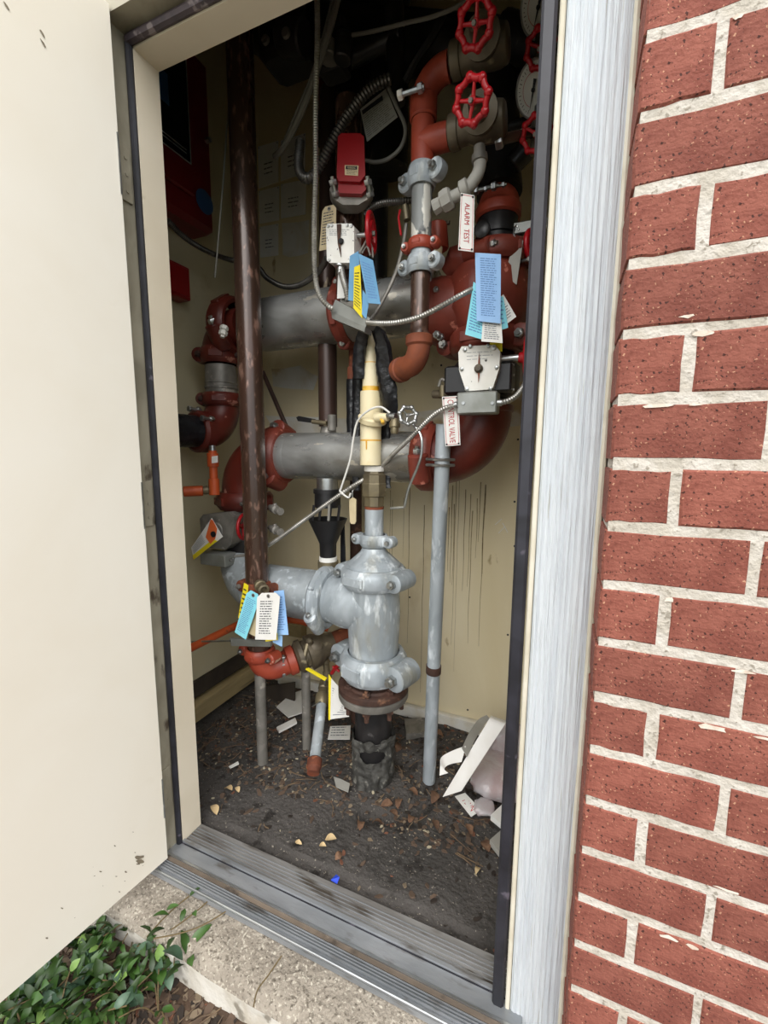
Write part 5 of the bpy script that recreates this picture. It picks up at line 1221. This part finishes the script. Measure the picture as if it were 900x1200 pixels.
for mt_, n_2, s_, nm, lb in (('chip_a', 380, .014, 'mulch_chips', 'brown mulch chips in front of the concrete step'), ('chip_b', 800, .018, 'mulch_bark', 'dark bark mulch in front of the concrete step'), ('chip_e', 160, .013, 'mulch_crumbs', 'reddish leaf crumbs in the mulch before the step'), ('chip_d', 500, .018, 'mulch_dark_bits', 'near black mulch bits in front of the concrete step')):  # the last set is near black chips among the brown ones
    litter(nm, lb, mt_, n_2, mulcharea, s_, oz)
twigs('mulch_twigs', 'thin dry twigs in the mulch before the step', 220, mulcharea, oz, .09)

# leaf meshes shared between copies
def leafmesh(L, W, bendz, name, mt, seed=0):
    r_ = random.Random(seed); m = M(); n = 7; vs = []
    for i in range(n):
        t = i/(n-1); w_ = W*math.sin(math.pi*min(1, t*.92+.06))**.8*(1+.15*r_.uniform(-1, 1)) if 0 < i < n-1 else W*.06
        z = bendz*math.sin(t*math.pi)*L
        vs += [V((t*L, -w_, z+w_*.35)), V((t*L, 0, z)), V((t*L, w_, z+w_*.35))]
    fs = []
    for i in range(n-1):
        for k in (0, 1): fs.append((3*i+k, 3*i+k+1, 3*i+k+4, 3*i+k+3))
    m.add(vs, fs); m.add([v-V((0, 0, .0007)) for v in vs], [f[::-1] for f in fs])
    o = m.build(name, mt, None, sharp=80); me = o.data; bpy.data.objects.remove(o); return me
dl = [leafmesh(.04, .013, .18, 'dry_leaf', 'dry_leaf', i) for i in range(3)]; dlp = [leafmesh(.032, .009, .2, 'dry_leaf', 'dry_leaf_pale', i+5) for i in range(3)]
def put(me, name, P, rz, rx=0, ry=0, s=1, parent=None):
    o = bpy.data.objects.new(name, me); COL.objects.link(o); o.location = P*S; o.rotation_euler = (rx, ry, rz); o.scale = (s, s, s)
    if parent: o.parent = parent
    return o
DG = 'dry leaves lying on the dirt floor'
spots_ = [((422, 960), 0, 1.15, 'curled reddish dry leaf in front of the black base pipe'), ((437, 955), 0, .9, 'dry leaf beside the curled reddish one near the base pipe'), ((272, 926), 1, 1.3, 'pale dry leaves near the left jamb'), ((280, 928), 1, .9, 'second pale dry leaf near the left jamb'),
 ((381, 985), 1, 1.2, 'pale dry leaf near the middle of the threshold'), ((374, 992), 1, .8, 'small pale leaf tip touching the one near the threshold middle'), ((346, 987), 1, .8, 'small pale dry leaf left of the threshold middle'), ((393, 1010), 0, .8, 'small brown leaf just behind the threshold'),
 ((254, 955), 1, 1.5, 'crumpled tan leaf in the corner of threshold and left jamb'), ((562, 1018), 1, .9, 'pale oval leaf near the right of the threshold'), ((573, 1000), 0, 1.2, 'brown leaf beside the pale tile piece'), ((470, 935), 0, 1.1, 'brown leaf right of the base pipe foot'), ((482, 948), 0, 1.0, 'brown leaf right below the base pipe foot'), ((497, 912), 0, 1.2, 'brown leaf against the foot of the pole'),
 ((511, 926), 0, 1.3, 'long brown leaf right of the pole foot'), ((466, 948), 0, .9, 'reddish leaf crumb before the base pipe'), ((460, 940), 0, 1.1, 'leaf touching the front of the base pipe'), ((478, 925), 0, 1.2, 'leaf in the hollow beside the base pipe'), ((520, 868), 0, 1.4, 'brown leaf on the back edge of the dirt floor'), ((470, 870), 0, 1.4, 'brown leaf behind the base pipe'), ((465, 880), 0, 1.2, 'second brown leaf behind the base pipe'), ((330, 860), 0, .9, 'brown leaf near the grey support pipe'), ((395, 880), 0, .9, 'brown leaf left of the base pipe'), ((507, 960), 0, 1.0, 'thin brown leaf in front of the pole'), ((546, 965), 0, 1.0, 'brown leaf below the fallen sign')]
for (px, py), kind_, s_, lb in [(a, b, c, d) for a, b, c, d in spots_]:
    P = atz(px, py, .0); P = V((P.x, P.y, gz(P.x, P.y)+.010)); o = put(rl.choice(dlp if kind_ else dl), 'dry_leaf', P, rl.uniform(0, 6.28), rl.uniform(-.4, .4), rl.uniform(-.3, .3), s_)
    tag(o, lb, 'leaf', DG)
# groundcover plants: each plant is stems with leaf parts
lm = [leafmesh(.052, .0095, .12, 'leaf', 'leaf', i) for i in range(3)]+[leafmesh(.042, .011, .12, 'leaf', 'leaf', 9)]
ll = [leafmesh(.034, .0125, .05, 'leaf', 'leaf_light', 4)]; lg = [leafmesh(.048, .0115, .15, 'leaf', 'leaf_grey', 5)]
pl_px = [(25, 1178), (60, 1150), (95, 1125), (130, 1100), (160, 1082), (45, 1192), (85, 1165), (120, 1140), (150, 1115), (190, 1100), (20, 1200), (70, 1190), (110, 1180), (145, 1160), (170, 1140), (130, 1195), (185, 1180), (205, 1120), (90, 1145), (60, 1175), (30, 1210), (100, 1205)]
names_ = ['at the bottom left corner', 'second along the door bottom from the left', 'third along the door bottom from the left', 'fourth along the door bottom from the left', 'by the left end of the step', 'low near the left bottom edge', 'in the middle of the green patch', 'right of the middle of the green patch', 'next to the step end, below the door', 'reaching over the white step edge', 'on the bottom edge at the far left', 'on the bottom edge, left part', 'at the lower middle of the patch', 'at the right side of the patch', 'near the bare mulch on the right', 'with light round leaves on the bottom edge', 'lonely at the right bottom of the patch', 'leaning on the white step face', 'deep under the door edge', 'deep in the lower left of the patch', 'cut by the bottom edge on the left', 'cut by the bottom edge in the middle']
for i, (px, py) in enumerate(pl_px):
    P = atz(px, py, -.11); root = bpy.data.objects.new('groundcover_plant', None); COL.objects.link(root); root.location = V((P.x, P.y, oz(P.x, P.y)))*S
    tag(root, 'green leafy groundcover plant '+names_[i], 'plant', 'groundcover plants')
    m = M(); LV = []
    for s_ in range(4):
        a = rl.uniform(0, math.tau); L = rl.uniform(.05, .10); hgt = rl.uniform(.03, .08)
        pts = smooth([V((0, 0, 0)), V((math.cos(a)*L*.4, math.sin(a)*L*.4, hgt*.8)), V((math.cos(a)*L, math.sin(a)*L, hgt))], 4)
        m.tube(pts, .0016, 5)
        for k, p in enumerate(pts[2:]):
            for sg in (-1, 1): LV.append((p, a+sg*rl.uniform(.5, 1.2)))
        LV.append((pts[-1], a))
    st = m.build('stems', 'stem', root)
    rl.shuffle(LV)
    for p, a in LV[:24 if i not in (16, 9, 17) else 8]:
        q_ = rl.random(); me = rl.choice(lm) if q_ < .84 else (ll[0] if q_ < .91 else lg[0])
        put(me, 'leaf', p, a, rl.uniform(-.7, .7), rl.uniform(-.9, .35), rl.uniform(.6, 1.15), root)
# trailing vines on the step
VL = [((195, 1066), .5, .7, lm[0], 0), ((198, 1072), 3.9, .8, lm[1], 0), ((222, 1050), 1.0, .6, lm[2], 0), ((193, 1088), 4.4, .9, lm[0], 2), ((205, 1098), 5.1, .8, lm[1], 2), ((227, 1068), 5.8, .6, lm[3], 1), ((212, 1080), 2.0, .7, lm[3], 1)]
for vi, (lb, pts) in enumerate((('leafy vine across the left of the concrete step', [(172, 1098), (190, 1078), (207, 1062), (222, 1050)]), ('longer vine reaching to the threshold', [(200, 1090), (225, 1072), (248, 1052), (270, 1030)]), ('vine crossing the step above the big leaves', [(180, 1100), (210, 1094), (238, 1084), (270, 1065)]), ('bare vine climbing from the mulch at the middle of the step', [(297, 1180), (302, 1160), (315, 1142), (330, 1120)]))):
    t = bpy.data.objects.new('vine', None); COL.objects.link(t); tag(t, lb, 'plant'); P = [atz(x, y, -.022) for x, y in pts]; t.location = P[0]*S
    M().tube([p-P[0] for p in smooth(P)], .0018, 5).build('stem', 'stem', t)
    for (px, py), a, s_, me, k_ in VL:
        if k_ == vi: put(me, 'leaf', atz(px, py, -.018)-P[0], a, .2, -.3, s_, t)
t = thing('leafy_sprig', 'sprig of big glossy leaves against the white face of the step', 'plant')
M().tube(smooth([atz(214, 1140, -.12), atz(218, 1122, -.08), atz(222, 1108, -.04)]), .002, 5).build('stem', 'stem', t); t['_v'] = 1
SPR = t
for (px, py), a, s_, me in (((222, 1108), 1.1, 1.2, lm[0]), ((218, 1118), 2.6, 1.1, lm[1]), ((214, 1125), 3.4, 1.2, lg[0]), ((216, 1130), 4.6, 1.0, lm[2]), ((224, 1120), 5.6, .9, lm[3])):
    put(me, 'leaf', atz(px, py, -.05), a, .3, -.3, s_, t)

# ================================================================ origins at the base of each thing
def kids(o):
    for c in o.children: yield c; yield from kids(c)
bpy.context.view_layer.update()
for r in ROOTS:
    if r.name.startswith('leafy_sprig'): continue
    if r.get('_v') is not None: del r['_v']
    obs = [o for o in [r]+list(kids(r)) if o.type == 'MESH' and o.data.users == 1 and o.location.length < 1e-6]
    if not obs: continue
    lo = V((1e9,)*3); hi = V((-1e9,)*3)
    for o in obs:
        for v in o.data.vertices:
            for k in range(3): lo[k] = min(lo[k], v.co[k]); hi[k] = max(hi[k], v.co[k])
    base = V(((lo.x+hi.x)/2, (lo.y+hi.y)/2, lo.z))
    for o in obs: o.data.transform(Matrix.Translation(-base))
    r.location = base
if SPR.get('_v') is not None: del SPR['_v']
